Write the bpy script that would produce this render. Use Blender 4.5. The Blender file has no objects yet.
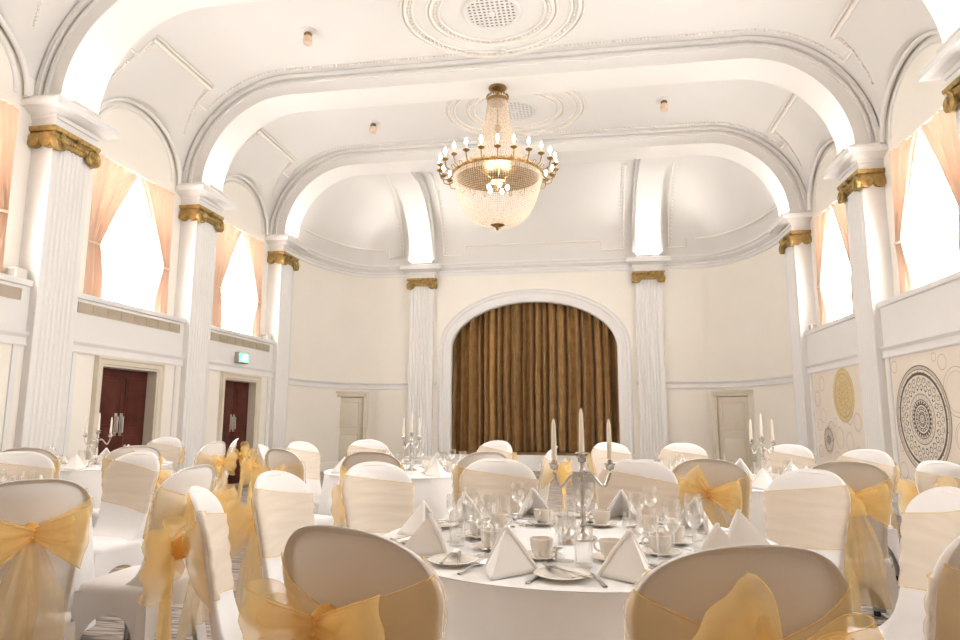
import bpy, bmesh, math, random
from math import sin, cos, pi, sqrt, exp, atan2, radians
from mathutils import Vector, Matrix
random.seed(7)
S = bpy.context.scene
COL = S.collection

# ------------------------------------------------------------------ materials
def sock(n, *names):
    for k in names:
        if k in n.inputs: return n.inputs[k]
def mat(name, col, rough=0.6, metal=0.0, var=0.04, nscale=6.0, bump=0.0, bscale=60.0, spec=None, sheen=0.0):
    m = bpy.data.materials.new(name); m.use_nodes = True
    nt = m.node_tree; b = nt.nodes['Principled BSDF']
    b.inputs['Roughness'].default_value = rough; b.inputs['Metallic'].default_value = metal
    if spec is not None: b.inputs['Specular IOR Level'].default_value = spec
    if sheen: b.inputs['Sheen Weight'].default_value = sheen
    tc = nt.nodes.new('ShaderNodeTexCoord')
    n = nt.nodes.new('ShaderNodeTexNoise'); n.inputs['Scale'].default_value = nscale; n.inputs['Detail'].default_value = 4
    nt.links.new(tc.outputs['Object'], n.inputs['Vector'])
    r = nt.nodes.new('ShaderNodeValToRGB')
    c = Vector(col[:3])
    r.color_ramp.elements[0].position = 0.3; r.color_ramp.elements[1].position = 0.7
    r.color_ramp.elements[0].color = (*(c * (1 - var)), 1); r.color_ramp.elements[1].color = (*[min(1, v) for v in (c * (1 + var))], 1)
    nt.links.new(n.outputs['Fac'], r.inputs['Fac']); nt.links.new(r.outputs['Color'], b.inputs['Base Color'])
    if bump:
        n2 = nt.nodes.new('ShaderNodeTexNoise'); n2.inputs['Scale'].default_value = bscale; n2.inputs['Detail'].default_value = 3
        nt.links.new(tc.outputs['Object'], n2.inputs['Vector'])
        bp = nt.nodes.new('ShaderNodeBump'); bp.inputs['Strength'].default_value = bump; bp.inputs['Distance'].default_value = 0.01
        nt.links.new(n2.outputs['Fac'], bp.inputs['Height']); nt.links.new(bp.outputs['Normal'], b.inputs['Normal'])
    return m
def emit_mat(name, col, st):
    m = bpy.data.materials.new(name); m.use_nodes = True; nt = m.node_tree
    b = nt.nodes['Principled BSDF']; b.inputs['Base Color'].default_value = (*col, 1)
    b.inputs['Emission Color'].default_value = (*col, 1); b.inputs['Emission Strength'].default_value = st
    return m
def sheer_mat(name, col, alpha, trans=0.5, var=0.08, scale=(4, 4, 40), noise_alpha=0.0, solid=None):
    """thin cloth: part see-through, part diffuse, part light let through"""
    m = bpy.data.materials.new(name); m.use_nodes = True; nt = m.node_tree
    for n in list(nt.nodes):
        if n.type != 'OUTPUT_MATERIAL': nt.nodes.remove(n)
    out = [n for n in nt.nodes if n.type == 'OUTPUT_MATERIAL'][0]
    tc = nt.nodes.new('ShaderNodeTexCoord'); mp = nt.nodes.new('ShaderNodeMapping'); mp.inputs['Scale'].default_value = scale
    nz = nt.nodes.new('ShaderNodeTexNoise'); nz.inputs['Scale'].default_value = 1.0; nz.inputs['Detail'].default_value = 3
    nt.links.new(tc.outputs['Object'], mp.inputs['Vector']); nt.links.new(mp.outputs['Vector'], nz.inputs['Vector'])
    r = nt.nodes.new('ShaderNodeValToRGB'); c = Vector(col)
    r.color_ramp.elements[0].position = 0.3; r.color_ramp.elements[1].position = 0.7
    r.color_ramp.elements[0].color = (*(c * (1 - var)), 1); r.color_ramp.elements[1].color = (*[min(1, v) for v in c * (1 + var)], 1)
    nt.links.new(nz.outputs['Fac'], r.inputs['Fac'])
    d = nt.nodes.new('ShaderNodeBsdfDiffuse'); t = nt.nodes.new('ShaderNodeBsdfTranslucent')
    nt.links.new(r.outputs['Color'], d.inputs['Color']); nt.links.new(r.outputs['Color'], t.inputs['Color'])
    mx = nt.nodes.new('ShaderNodeMixShader'); mx.inputs['Fac'].default_value = trans
    nt.links.new(d.outputs[0], mx.inputs[1]); nt.links.new(t.outputs[0], mx.inputs[2])
    if alpha < 1:
        tr = nt.nodes.new('ShaderNodeBsdfTransparent'); m2 = nt.nodes.new('ShaderNodeMixShader')
        if noise_alpha:
            mr = nt.nodes.new('ShaderNodeMapRange'); mr.inputs['From Min'].default_value = 0.3; mr.inputs['From Max'].default_value = 0.7
            mr.inputs['To Min'].default_value = alpha - noise_alpha; mr.inputs['To Max'].default_value = alpha + noise_alpha
            nt.links.new(nz.outputs['Fac'], mr.inputs['Value']); nt.links.new(mr.outputs['Result'], m2.inputs['Fac'])
        else: m2.inputs['Fac'].default_value = alpha
        nt.links.new(tr.outputs[0], m2.inputs[1]); nt.links.new(mx.outputs[0], m2.inputs[2]); nt.links.new(m2.outputs[0], out.inputs[0])
    else: nt.links.new(mx.outputs[0], out.inputs[0])
    return m
def glass_mat(name, tint=(0.985, 0.983, 0.978), base=0.04, edge=0.6):
    m = bpy.data.materials.new(name); m.use_nodes = True; nt = m.node_tree
    for n in list(nt.nodes):
        if n.type != 'OUTPUT_MATERIAL': nt.nodes.remove(n)
    out = [n for n in nt.nodes if n.type == 'OUTPUT_MATERIAL'][0]
    lw = nt.nodes.new('ShaderNodeLayerWeight'); lw.inputs['Blend'].default_value = 0.35
    mr = nt.nodes.new('ShaderNodeMapRange'); mr.inputs['To Min'].default_value = base; mr.inputs['To Max'].default_value = edge
    nt.links.new(lw.outputs['Facing'], mr.inputs['Value'])
    t = nt.nodes.new('ShaderNodeBsdfTransparent'); t.inputs['Color'].default_value = (*tint, 1)
    g = nt.nodes.new('ShaderNodeBsdfGlossy'); g.inputs['Roughness'].default_value = 0.04; g.inputs['Color'].default_value = (0.95, 0.95, 0.95, 1)
    mx = nt.nodes.new('ShaderNodeMixShader'); nt.links.new(mr.outputs[0], mx.inputs[0]); nt.links.new(t.outputs[0], mx.inputs[1]); nt.links.new(g.outputs[0], mx.inputs[2])
    nt.links.new(mx.outputs[0], out.inputs[0])
    return m
def carpet_mat():
    m = mat('carpet', (0.30, 0.25, 0.21), 0.95, var=0.15, nscale=9, bump=0.4, bscale=300)
    nt = m.node_tree; b = nt.nodes['Principled BSDF']
    tc = nt.nodes.new('ShaderNodeTexCoord'); mp = nt.nodes.new('ShaderNodeMapping'); mp.inputs['Scale'].default_value = (2.2, 26, 1)
    n = nt.nodes.new('ShaderNodeTexNoise'); n.inputs['Scale'].default_value = 1.4; n.inputs['Detail'].default_value = 5; n.inputs['Distortion'].default_value = 0.6
    nt.links.new(tc.outputs['Object'], mp.inputs[0]); nt.links.new(mp.outputs[0], n.inputs['Vector'])
    r = nt.nodes.new('ShaderNodeValToRGB'); r.color_ramp.elements[0].position = 0.42; r.color_ramp.elements[1].position = 0.56
    r.color_ramp.elements[0].color = (0.16, 0.13, 0.125, 1); r.color_ramp.elements[1].color = (0.47, 0.41, 0.36, 1)
    nt.links.new(n.outputs['Fac'], r.inputs[0]); nt.links.new(r.outputs[0], b.inputs['Base Color'])
    return m

M = dict(
    cream=mat('cream_wall_paint', (0.82, 0.785, 0.72), 0.7, var=0.012, nscale=1.5),
    white=mat('white_plaster', (0.75, 0.74, 0.73), 0.6, var=0.012, nscale=2),
    ceil=mat('ceiling_plaster', (0.69, 0.675, 0.655), 0.7, var=0.01, nscale=1.2),
    rib=mat('rib_plaster', (0.74, 0.725, 0.705), 0.65, var=0.01, nscale=1.2),
    relief=mat('relief_plaster', (0.80, 0.76, 0.71), 0.7, var=0.02, nscale=8),
    gilt=mat('gilded_plaster', (0.40, 0.27, 0.095), 0.42, metal=0.6, var=0.35, nscale=14, bump=0.5, bscale=45),
    bronze=mat('dark_bronze', (0.32, 0.20, 0.08), 0.35, metal=0.9, var=0.2, nscale=20),
    mahog=mat('mahogany', (0.075, 0.016, 0.009), 0.5, spec=0.25, var=0.3, nscale=5),
    doorcream=mat('cream_gloss_paint', (0.66, 0.60, 0.50), 0.5, var=0.02),
    steel=mat('brushed_steel', (0.62, 0.60, 0.58), 0.3, metal=1.0, var=0.05),
    silver=mat('polished_silver', (0.50, 0.47, 0.44), 0.26, metal=1.0, var=0.08, nscale=30),
    cover=mat('white_stretch_cover', (0.76, 0.745, 0.74), 0.75, var=0.02, nscale=4, sheen=0.2),
    linen=mat('white_linen', (0.80, 0.79, 0.785), 0.8, var=0.02, nscale=10, bump=0.08, bscale=300),
    napkin=sheer_mat('napkin_linen', (0.92, 0.90, 0.875), 1.0, 0.12, var=0.01, scale=(8, 8, 8)),
    china=mat('cream_china', (0.82, 0.77, 0.70), 0.22, var=0.015),
    candle=mat('ivory_wax', (0.86, 0.79, 0.66), 0.45, var=0.03),
    velvet=mat('brown_gold_velvet', (0.36, 0.205, 0.068), 0.8, var=0.2, nscale=5, sheen=0.15),
    wood=mat('stage_wood', (0.20, 0.11, 0.04), 0.5, var=0.25, nscale=8),
    warmbounce=mat('warm_bounce_wall', (0.66, 0.49, 0.34), 0.6, var=0.12, nscale=3),  # invented warm tone, chosen for light bounced off the unseen rear wall
    dark=mat('dark_void', (0.03, 0.02, 0.015), 0.9),
    beigegrille=mat('beige_grille', (0.50, 0.43, 0.33), 0.6, var=0.05),
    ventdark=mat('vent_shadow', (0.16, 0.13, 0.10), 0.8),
    plastic=mat('white_plastic', (0.70, 0.66, 0.61), 0.5),
    greyplastic=mat('grey_plastic', (0.40, 0.37, 0.34), 0.5),
    mural=mat('mural_paper', (0.78, 0.71, 0.62), 0.8, var=0.02, nscale=3),
    inkdark=mat('mural_dark_ink', (0.12, 0.10, 0.09), 0.8, var=0.2, nscale=30),
    inkgrey=mat('mural_grey_ink', (0.45, 0.39, 0.32), 0.8, var=0.15, nscale=20),
    inkpale=mat('mural_pale_ink', (0.60, 0.52, 0.42), 0.8, var=0.1, nscale=20),
    inkgold=mat('mural_gold_ink', (0.55, 0.40, 0.14), 0.6, var=0.2, nscale=20),
    goldfill=mat('mural_gold_wash', (0.68, 0.55, 0.31), 0.7, var=0.08, nscale=12),
    amber=mat('amber_wax', (0.45, 0.27, 0.10), 0.5, var=0.1),
    rubber=mat('black_rubber', (0.03, 0.03, 0.03), 0.7),
    floor=carpet_mat(),
    glass=glass_mat('clear_glass'),
    crystal=None,
    sash=sheer_mat('yellow_organza', (0.95, 0.72, 0.32), 0.37, 0.45, var=0.05, scale=(7, 7, 14)),
    sashfront=sheer_mat('pale_organza', (0.84, 0.71, 0.55), 0.46, 0.25, var=0.05, scale=(3, 3, 45)),
    knot=sheer_mat('gathered_organza', (0.92, 0.60, 0.20), 0.9, 0.4, var=0.08, scale=(30, 30, 60)),
    peach=sheer_mat('peach_curtain', (0.74, 0.57, 0.45), 1.0, 0.04, var=0.05, scale=(1, 14, 1)),
    sheer=sheer_mat('white_sheer', (0.92, 0.92, 0.92), 0.55, 0.7, var=0.02, scale=(1, 12, 0.4)),
    sky=emit_mat('daylit_pane', (1.0, 0.985, 0.965), 7.5),
    fillpane=emit_mat('fill_light_pane', (1.0, 0.985, 0.965), 2.2),  # dim glow of the added fill windows beside the camera
    uplamp=emit_mat('uplight_lens', (1.0, 0.93, 0.82), 6.0),
    bulb=emit_mat('candle_bulb', (1.0, 0.88, 0.70), 18.0),
    exitgreen=emit_mat('exit_green', (0.10, 0.80, 0.32), 1.1),
    exitwhite=emit_mat('exit_white', (0.9, 1.0, 0.92), 1.6),
)
M['crystal'] = sheer_mat('crystal_beads', (0.86, 0.77, 0.66), 0.6, 0.5, var=0.12, scale=(40, 40, 40), noise_alpha=0.1)

# ------------------------------------------------------------------ mesh builder
class MB:
    def __init__(s): s.v = []; s.f = []; s.mi = []; s.cur = 0
    def add(s, vs, fs):
        o = len(s.v); s.v += [tuple(v) for v in vs]; s.f += [tuple(i + o for i in f) for f in fs]; s.mi += [s.cur] * len(fs)
    def box(s, x0, x1, y0, y1, z0, z1):
        s.add([(x0, y0, z0), (x1, y0, z0), (x1, y1, z0), (x0, y1, z0), (x0, y0, z1), (x1, y0, z1), (x1, y1, z1), (x0, y1, z1)],
              [(0, 3, 2, 1), (4, 5, 6, 7), (0, 1, 5, 4), (1, 2, 6, 5), (2, 3, 7, 6), (3, 0, 4, 7)])
    def bbox(s, x0, x1, y0, y1, z0, z1, b=0.006):
        """box with bevelled edges"""
        bm = bmesh.new(); bmesh.ops.create_cube(bm, size=1)
        for v in bm.verts: v.co = Vector(((x0 + x1) / 2 + v.co.x * (x1 - x0), (y0 + y1) / 2 + v.co.y * (y1 - y0), (z0 + z1) / 2 + v.co.z * (z1 - z0)))
        bmesh.ops.bevel(bm, geom=bm.edges[:], offset=b, segments=2, affect='EDGES', profile=0.5)
        bm.verts.index_update()
        s.add([v.co[:] for v in bm.verts], [[v.index for v in f.verts] for f in bm.faces]); bm.free()
    def grid(s, rows, closeu=False, closev=False):
        n = len(rows); m = len(rows[0]); vs = [p for r in rows for p in r]; fs = []
        for i in range(n - 1 + (1 if closev else 0)):
            for j in range(m - 1 + (1 if closeu else 0)):
                a = i * m + j; b = i * m + (j + 1) % m; c = ((i + 1) % n) * m + (j + 1) % m; d = ((i + 1) % n) * m + j
                fs.append((a, b, c, d))
        s.add(vs, fs)
    def poly(s, pts): s.add(pts, [tuple(range(len(pts)))])
    def lathe(s, prof, cx=0, cy=0, z0=0, n=24, axis='z'):
        rows = []
        for r, z in prof:
            row = []
            for k in range(n):
                a = 2 * pi * k / n
                if axis == 'z': row.append((cx + r * cos(a), cy + r * sin(a), z0 + z))
                elif axis == 'x': row.append((z0 + z, cx + r * cos(a), cy + r * sin(a)))
                else: row.append((cx + r * cos(a), z0 + z, cy + r * sin(a)))
            rows.append(row)
        s.grid(rows, closeu=True)
        for row, rev in ((rows[0], True), (rows[-1], False)):
            if max((Vector(p) - Vector(row[0])).length for p in row) > 1e-5: s.poly(row[::-1] if rev else row)
    def tube(s, pts, r, n=8, closed=False, caps=True):
        pts = [Vector(p) for p in pts]; N = len(pts); rows = []; up = Vector((0, 0, 1)); prev = None
        for i, p in enumerate(pts):
            if closed: t = pts[(i + 1) % N] - pts[i - 1]
            else: t = pts[min(i + 1, N - 1)] - pts[max(i - 1, 0)]
            if t.length < 1e-9: t = Vector((0, 0, 1))
            t.normalize()
            if prev is None:
                a = Vector((1, 0, 0)) if abs(t.z) > 0.9 else up
                u = t.cross(a).normalized()
            else: u = (prev - t * prev.dot(t)); u = u.normalized() if u.length > 1e-6 else t.orthogonal().normalized()
            prev = u; w = t.cross(u); rr = r[i] if isinstance(r, (list, tuple)) else r
            rows.append([tuple(p + u * rr * cos(2 * pi * k / n) + w * rr * sin(2 * pi * k / n)) for k in range(n)])
        s.grid(rows, closeu=True, closev=closed)
        if caps and not closed: s.poly(rows[0][::-1]); s.poly(rows[-1])
    def octa(s, p, r, h=None):
        x, y, z = p; h = h or r
        s.add([(x + r, y, z), (x, y + r, z), (x - r, y, z), (x, y - r, z), (x, y, z + h), (x, y, z - h)],
              [(0, 1, 4), (1, 2, 4), (2, 3, 4), (3, 0, 4), (1, 0, 5), (2, 1, 5), (3, 2, 5), (0, 3, 5)])
    def sph(s, p, r, n=10, m=6, sz=1.0):
        rows = [[(p[0] + r * sin(pi * i / m) * cos(2 * pi * k / n), p[1] + r * sin(pi * i / m) * sin(2 * pi * k / n), p[2] + sz * r * cos(pi * i / m)) for k in range(n)] for i in range(m + 1)]
        s.grid(rows[::-1], closeu=True)
    def build(s, name, m, parent=None, smooth=None, loc=None, rz=0, recalc=True):
        me = bpy.data.meshes.new(name); me.from_pydata(s.v, [], s.f)
        ms = m if isinstance(m, (list, tuple)) else [m]
        for q in ms: me.materials.append(q)
        if len(ms) > 1: me.polygons.foreach_set('material_index', s.mi)
        bm = bmesh.new(); bm.from_mesh(me); bmesh.ops.remove_doubles(bm, verts=bm.verts[:], dist=1e-5)
        if recalc: bmesh.ops.recalc_face_normals(bm, faces=bm.faces[:])
        bm.to_mesh(me); bm.free()
        if smooth is not None:
            me.polygons.foreach_set('use_smooth', [True] * len(me.polygons)); me.set_sharp_from_angle(angle=radians(smooth))
        me.update()
        o = bpy.data.objects.new(name, me); COL.objects.link(o)
        if parent: o.parent = parent
        if loc: o.location = loc
        if rz: o.rotation_euler.z = rz
        return o
def tag(o, label=None, cat=None, group=None, kind=None):
    if label: o['label'] = label
    if cat: o['category'] = cat
    if group: o['group'] = group
    if kind: o['kind'] = kind
    return o
def empty(name, loc=(0, 0, 0), rz=0, label=None, cat=None, group=None, kind=None):
    o = bpy.data.objects.new(name, None); COL.objects.link(o); o.location = loc; o.rotation_euler.z = rz
    return tag(o, label, cat, group, kind)
KIDS = {}
def copy_tree(o, parent=None):
    c = o.copy(); COL.objects.link(c)
    if parent: c.parent = parent
    for ch in [k for k in o.children]: copy_tree(ch, c)
    return c
PROTO_USED = set()
def place(proto, loc, rz=0, label=None, cat=None, group=None):
    """first use moves the prototype itself, later ones copy it with its parts"""
    if proto.name in PROTO_USED: o = copy_tree(proto)
    else: o = proto; PROTO_USED.add(proto.name)
    o.location = loc; o.rotation_euler = (0, 0, rz)
    if 'group' in o.keys() and not group: del o['group']
    return tag(o, label, cat, group)
def struct(o): o['kind'] = 'structure'; return o

# ------------------------------------------------------------------ room dimensions
W = 5.15; WL = 5.25; WU = 5.45          # pilaster face, lower wall, upper wall (half widths)
PY = [3.60, 6.63, 9.65, 12.75]; PW = 0.62
YB = 15.97; YR = -2.6
ZS = 5.10; SILL = 2.82; DADO = 2.10
BX = [-2.86, 2.76]
BAYS = [(PY[i] + PW + PY[i + 1]) / 2 for i in range(3)]
WBAYS = [y + .10 for y in BAYS]
WFILL = [BAYS[0] - 3.03]      # unseen windows added beside the camera as fill light

# floor
b = MB(); b.box(-6.2, 6.2, YR - .2, YB + 2.6, -0.1, 0); struct(b.build('floor', M['floor']))

def rects(b, plane, a0, a1, z0, z1, holes, flip):
    """wall in the plane X=plane with rectangular holes (a along Y)"""
    ys = sorted({a0, a1, *[h[0] for h in holes], *[h[1] for h in holes]}); zs = sorted({z0, z1, *[h[2] for h in holes], *[h[3] for h in holes]})
    for i in range(len(ys) - 1):
        for j in range(len(zs) - 1):
            ym = (ys[i] + ys[i + 1]) / 2; zm = (zs[j] + zs[j + 1]) / 2
            if ym < a0 or ym > a1 or zm < z0 or zm > z1: continue
            if any(h[0] < ym < h[1] and h[2] < zm < h[3] for h in holes): continue
            b.poly([(plane, ys[i], zs[j]), (plane, ys[i + 1], zs[j]), (plane, ys[i + 1], zs[j + 1]), (plane, ys[i], zs[j + 1])])
DOORW = 1.14; DOORH = 1.93
WINW = 0.88
for sd, nm in ((-1, 'wall_left'), (1, 'wall_right')):
    b = MB()
    dh = [(BAYS[i] - DOORW / 2, BAYS[i] + DOORW / 2, 0, DOORH) for i in (1, 2)] if sd < 0 else []
    rects(b, sd * WL, YR, 13.37, 0, DADO, dh, sd)
    for h in dh:   # reveals
        x0, x1 = sd * WL, sd * (WL + .3)
        b.poly([(x0, h[0], 0), (x1, h[0], 0), (x1, h[0], h[3]), (x0, h[0], h[3])]); b.poly([(x0, h[1], 0), (x1, h[1], 0), (x1, h[1], h[3]), (x0, h[1], h[3])])
        b.poly([(x0, h[0], h[3]), (x1, h[0], h[3]), (x1, h[1], h[3]), (x0, h[1], h[3])])
    b.cur = 1
    rects(b, sd * WL, YR, 13.37, DADO, SILL, [], sd)
    b.poly([(sd * WL, YR, SILL), (sd * (WU + .3), YR, SILL), (sd * (WU + .3), 13.37, SILL), (sd * WL, 13.37, SILL)])
    wh = [(y - WINW, y + WINW, SILL, 4.90) for y in WBAYS + WFILL]
    b.cur = 0
    rects(b, sd * WU, YR, 13.37, SILL, 6.2, wh, sd)
    b.cur = 1
    for h in wh:
        x0, x1 = sd * WU, sd * (WU + .25)
        for yy in (h[0], h[1]): b.poly([(x0, yy, h[2]), (x1, yy, h[2]), (x1, yy, h[3]), (x0, yy, h[3])])
        b.poly([(x0, h[0], h[3]), (x1, h[0], h[3]), (x1, h[1], h[3]), (x0, h[1], h[3])])
    struct(b.build(nm, [M['cream'], M['white']], recalc=False))
# wall behind the camera; warm colour picked to tint the bounced light
b = MB(); b.poly([(-5.5, YR, 0), (5.5, YR, 0), (5.5, YR, 7.1), (-5.5, YR, 7.1)]); struct(b.build('wall_rear', M['warmbounce']))

# curved end wall plan
def plan(n=14):
    pts = []
    cx, cy, a, c = 3.95, 13.37, 1.27, YB - 13.37
    for k in range(n + 1):
        t = pi / 2 * k / n
        pts.append((cx + a * abs(cos(t)), cy + c * max(0, sin(t))))
    R = pts
    L = [(-x, y) for x, y in pts[::-1]]
    return R, L
PR, PL_ = plan()
ST0, ST1, STZ, SPR, APEX = -2.09, 1.99, 0.42, 2.94, 4.11
SCX = (ST0 + ST1) / 2; SHW = (ST1 - ST0) / 2
def arch_z(x): return SPR + (APEX - SPR) * sqrt(max(0, 1 - ((x - SCX) / SHW) ** 2))
b = MB()
for P in (PR + [(3.0, YB), (ST1, YB)], [(ST0, YB), (-3.0, YB)] + PL_):
    b.grid([[(x, y, z) for x, y in P] for z in (0, 5.15)])
xs = [SCX - SHW * cos(pi * k / 40) for k in range(41)]
b.grid([[(x, YB + .0005, 5.15) for x in xs], [(x, YB + .0005, arch_z(x)) for x in xs]])
b.cur = 1
b.poly([(ST0, YB, 0), (ST1, YB, 0), (ST1, YB, STZ), (ST0, YB, STZ)])
ap = [(ST0, STZ), (ST0, SPR)] + [(x, arch_z(x)) for x in xs[1:-1]] + [(ST1, SPR), (ST1, STZ)]
b.grid([[(x, YB + .001, z) for x, z in ap], [(x, YB + .12, z) for x, z in ap]])
struct(b.build('wall_back', [M['cream'], M['white']], smooth=35, recalc=False))

# stage platform behind the arch
b = MB(); b.cur = 0; b.box(-3, 3, YB + .02, YB + 2.2, 0.0, STZ - .005)
b.box(ST0, ST1, YB - .03, YB + .02, STZ - .05, STZ + .015)
st = b.build('stage_platform', M['wood']); struct(st)
b = MB(); b.box(-3, 3, YB + 2.2, YB + 2.25, 0, 5.3); b.box(-3, -2.95, YB + .5, YB + 2.25, 0, 5.3); b.box(2.95, 3, YB + .5, YB + 2.25, 0, 5.3); b.box(-3, 3, YB + .5, YB + 2.25, 5.25, 5.3)
struct(b.build('wall_stage', M['dark']))

# ------------------------------------------------------------------ mouldings swept along the walls
def sweep(b, path, prof, closed=False):
    """path: XY points, prof: (offset to the left of travel, z)"""
    N = len(path); rows = []
    for i, p in enumerate(path):
        t0 = Vector(path[i]) - Vector(path[max(i - 1, 0)]); t1 = Vector(path[min(i + 1, N - 1)]) - Vector(path[i])
        t0 = t0.normalized() if t0.length > 1e-9 else t1.normalized(); t1 = t1.normalized() if t1.length > 1e-9 else t0
        n0 = Vector((-t0.y, t0.x)); n1 = Vector((-t1.y, t1.x)); n = (n0 + n1); n = n.normalized() / max(0.3, n.normalized().dot(n1))
        rows.append([(p[0] + n.x * o, p[1] + n.y * o, z) for o, z in prof])
    b.grid(rows)
# going right wall -> back -> left : interior is on the left of travel
END = PR + [(x, YB) for x in (2.5, 1, -1, -2.5)] + PL_
DP = [(0, 0), (.025, .0), (.03, .02), (.02, .04), (.02, .10), (.035, .12), (.05, .14), (.05, .165), (0, .175)]
k = 0
def trim(bb, m, smooth=30):
    global k; k += 1
    return struct(bb.build('trim_%d' % k, m, smooth=smooth))
# dado interrupted by the stage: keep two runs
b = MB()
for P in (PR + [(2.4, YB)], [(-2.45, YB)] + PL_): sweep(b, P, [(o, z + 1.95) for o, z in DP])
trim(b, M['white'])
CP = [(0, 4.83), (.03, 4.83), (.03, 4.90), (.05, 4.92), (.05, 4.96), (.10, 4.99), (.14, 5.02), (.15, 5.06), (.18, 5.09), (.18, 5.13), (0, 5.13)]
b = MB(); sweep(b, END, CP); trim(b, M['white'])
b = MB()
for sd in (-1, 1):
    for i in range(-1, 3):
        y0 = (PY[i] + PW) if i >= 0 else YR; y1 = PY[i + 1]
        path = [(sd * WL, y0), (sd * WL, y1)] if sd > 0 else [(sd * WL, y1), (sd * WL, y0)]
        sweep(b, path, [(o, z + 2.06) for o, z in DP])
        sweep(b, path, [(0, SILL - .06), (.03, SILL - .05), (.035, SILL), (.035, SILL + .015), (-.2, SILL + .015)])
trim(b, M['white'])
# baseboards
b = MB()
for P in (PR + [(2.4, YB)], [(-2.45, YB)] + PL_): sweep(b, P, [(0, 0), (.025, 0), (.025, .16), (.01, .2), (0, .2)])
struct(b.build('baseboard_back', M['cream'], smooth=30))
for sd, nm in ((-1, 'baseboard_left'), (1, 'baseboard_right')):
    b = MB()
    for i in range(-1, 3):
        y0 = (PY[i] + PW) if i >= 0 else YR; y1 = PY[i + 1]
        runs = [(y0, y1)]
        if sd < 0 and i >= 1: runs = [(y0, BAYS[i] - DOORW / 2 - .12), (BAYS[i] + DOORW / 2 + .12, y1)]
        for a, c in runs:
            path = [(sd * WL, a), (sd * WL, c)] if sd > 0 else [(sd * WL, c), (sd * WL, a)]
            sweep(b, path, [(0, 0), (.025, 0), (.025, .16), (.01, .2), (0, .2)])
    struct(b.build(nm, M['cream'], smooth=30))
# thin vertical panel margins beside the pilasters
b = MB()
for sd in (-1, 1):
    for i in range(0, 3):
        for y in (PY[i] + PW + .10, PY[i + 1] - .17):
            x = sd * WL; b.box(min(x, x - sd * .02), max(x, x - sd * .02), y, y + .07, .2, 2.06)
trim(b, M['white'])

# proscenium archivolt
def arch_sweep(b, pts, prof, y):
    """pts XZ path, prof: (outward offset, projection towards the room)"""
    rows = []
    for i, p in enumerate(pts):
        t = Vector(pts[min(i + 1, len(pts) - 1)]) - Vector(pts[max(i - 1, 0)]); t.normalize(); n = Vector((-t.y, t.x))
        rows.append([(p[0] + n.x * o, y - q, p[1] + n.y * o) for o, q in prof])
    b.grid(rows)
b = MB(); arch_sweep(b, [(ST0, .42), (ST0, 2.0)] + ap[1:-1] + [(ST1, 2.0), (ST1, .42)],
    [(-.005, -.1), (-.005, .05), (.02, .07), (.10, .07), (.11, .05), (.20, .05), (.22, .08), (.27, .09), (.30, .06), (.33, 0)], YB)
o = trim(b, M['white'])
b = MB(); b.box(ST0 - .33, ST1 + .33, YB - .05, YB, 0, .42 - .05); trim(b, M['white'])

# ------------------------------------------------------------------ ceiling : coved vault with window lunettes
VX, VA, VB = 3.62, 1.85, 1.87; ZC = ZS + VB
LA, LB = 1.02, 0.86
def lun(y):
    for yc in BAYS + [BAYS[0] - 3.03, BAYS[0] - 6.05]:
        t = (y - yc) / LA
        if abs(t) < 1: return ZS + LB * sqrt(1 - t * t)
    return ZS
def vault(th, y):
    return (VX + VA * cos(th), y, max(ZS + VB * sin(th), lun(y)))
b = MB(); ys = []
y = YR
for yc in [BAYS[0] - 6.05, BAYS[0] - 3.03] + BAYS:
    ys += [yc - LA - .35, yc - LA - .15, yc - LA - .001] + [yc + LA * sin(pi * (j / 24 - .5)) for j in range(25)] + [yc + LA + .001, yc + LA + .15, yc + LA + .35]
ys = sorted([q for q in ys if YR < q < 13.37] + [YR, 13.37])
NT = 44
for sd in (1, -1):
    rows = []
    for y in ys:
        row = [(sd * p[0], p[1], p[2]) for p in [vault(pi / 2 * j / NT, y) for j in range(NT + 1)]] + [(0, y, ZC)]
        rows.append(row)
    b.grid(rows)
# apse vault
def inner(p):
    x, y = p; return (x * (5.22 - VA) / 5.22, 13.37 + (y - 13.37) * (YB - 13.37 - VA) / (YB - 13.37))
for P in (PR + [(x, YB) for x in (3, 2, 1, 0)], [(x, YB) for x in (0, -1, -2, -3)] + PL_):
    rows = []
    for j in range(25):
        f = pi / 2 * j / 24
        rows.append([(inner(p)[0] + (p[0] - inner(p)[0]) * cos(f), inner(p)[1] + (p[1] - inner(p)[1]) * cos(f), ZS + VB * sin(f)) for p in P])
    rows.append([(inner(p)[0], 13.37, ZC) for p in P])
    b.grid(rows)
struct(b.build('ceiling', M['ceil'], smooth=50))

# transverse ribs
def rib_curve(off, n=22):
    a, c = 1.50 + off, 1.53 + off
    R = [(VX + a * cos(pi / 2 * j / n), ZS + c * sin(pi / 2 * j / n)) for j in range(n + 1)]
    return R + [(-x, z) for x, z in R[::-1]]
def band(b, off0, off1, y0, y1):
    A = rib_curve(off0); B = rib_curve(off1)
    b.grid([[(x, y1, z) for x, z in B], [(x, y1, z) for x, z in A], [(x, y0, z) for x, z in A], [(x, y0, z) for x, z in B]])
for i, y in enumerate(PY):
    b = MB(); band(b, 0, .40, y + .02, y + PW - .02)
    band(b, -.006, .035, y, y + PW); band(b, .19, .23, y - .015, y + PW + .015); band(b, .27, .33, y - .05, y + PW + .05)
    trim(b, M['rib'], smooth=40)
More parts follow.
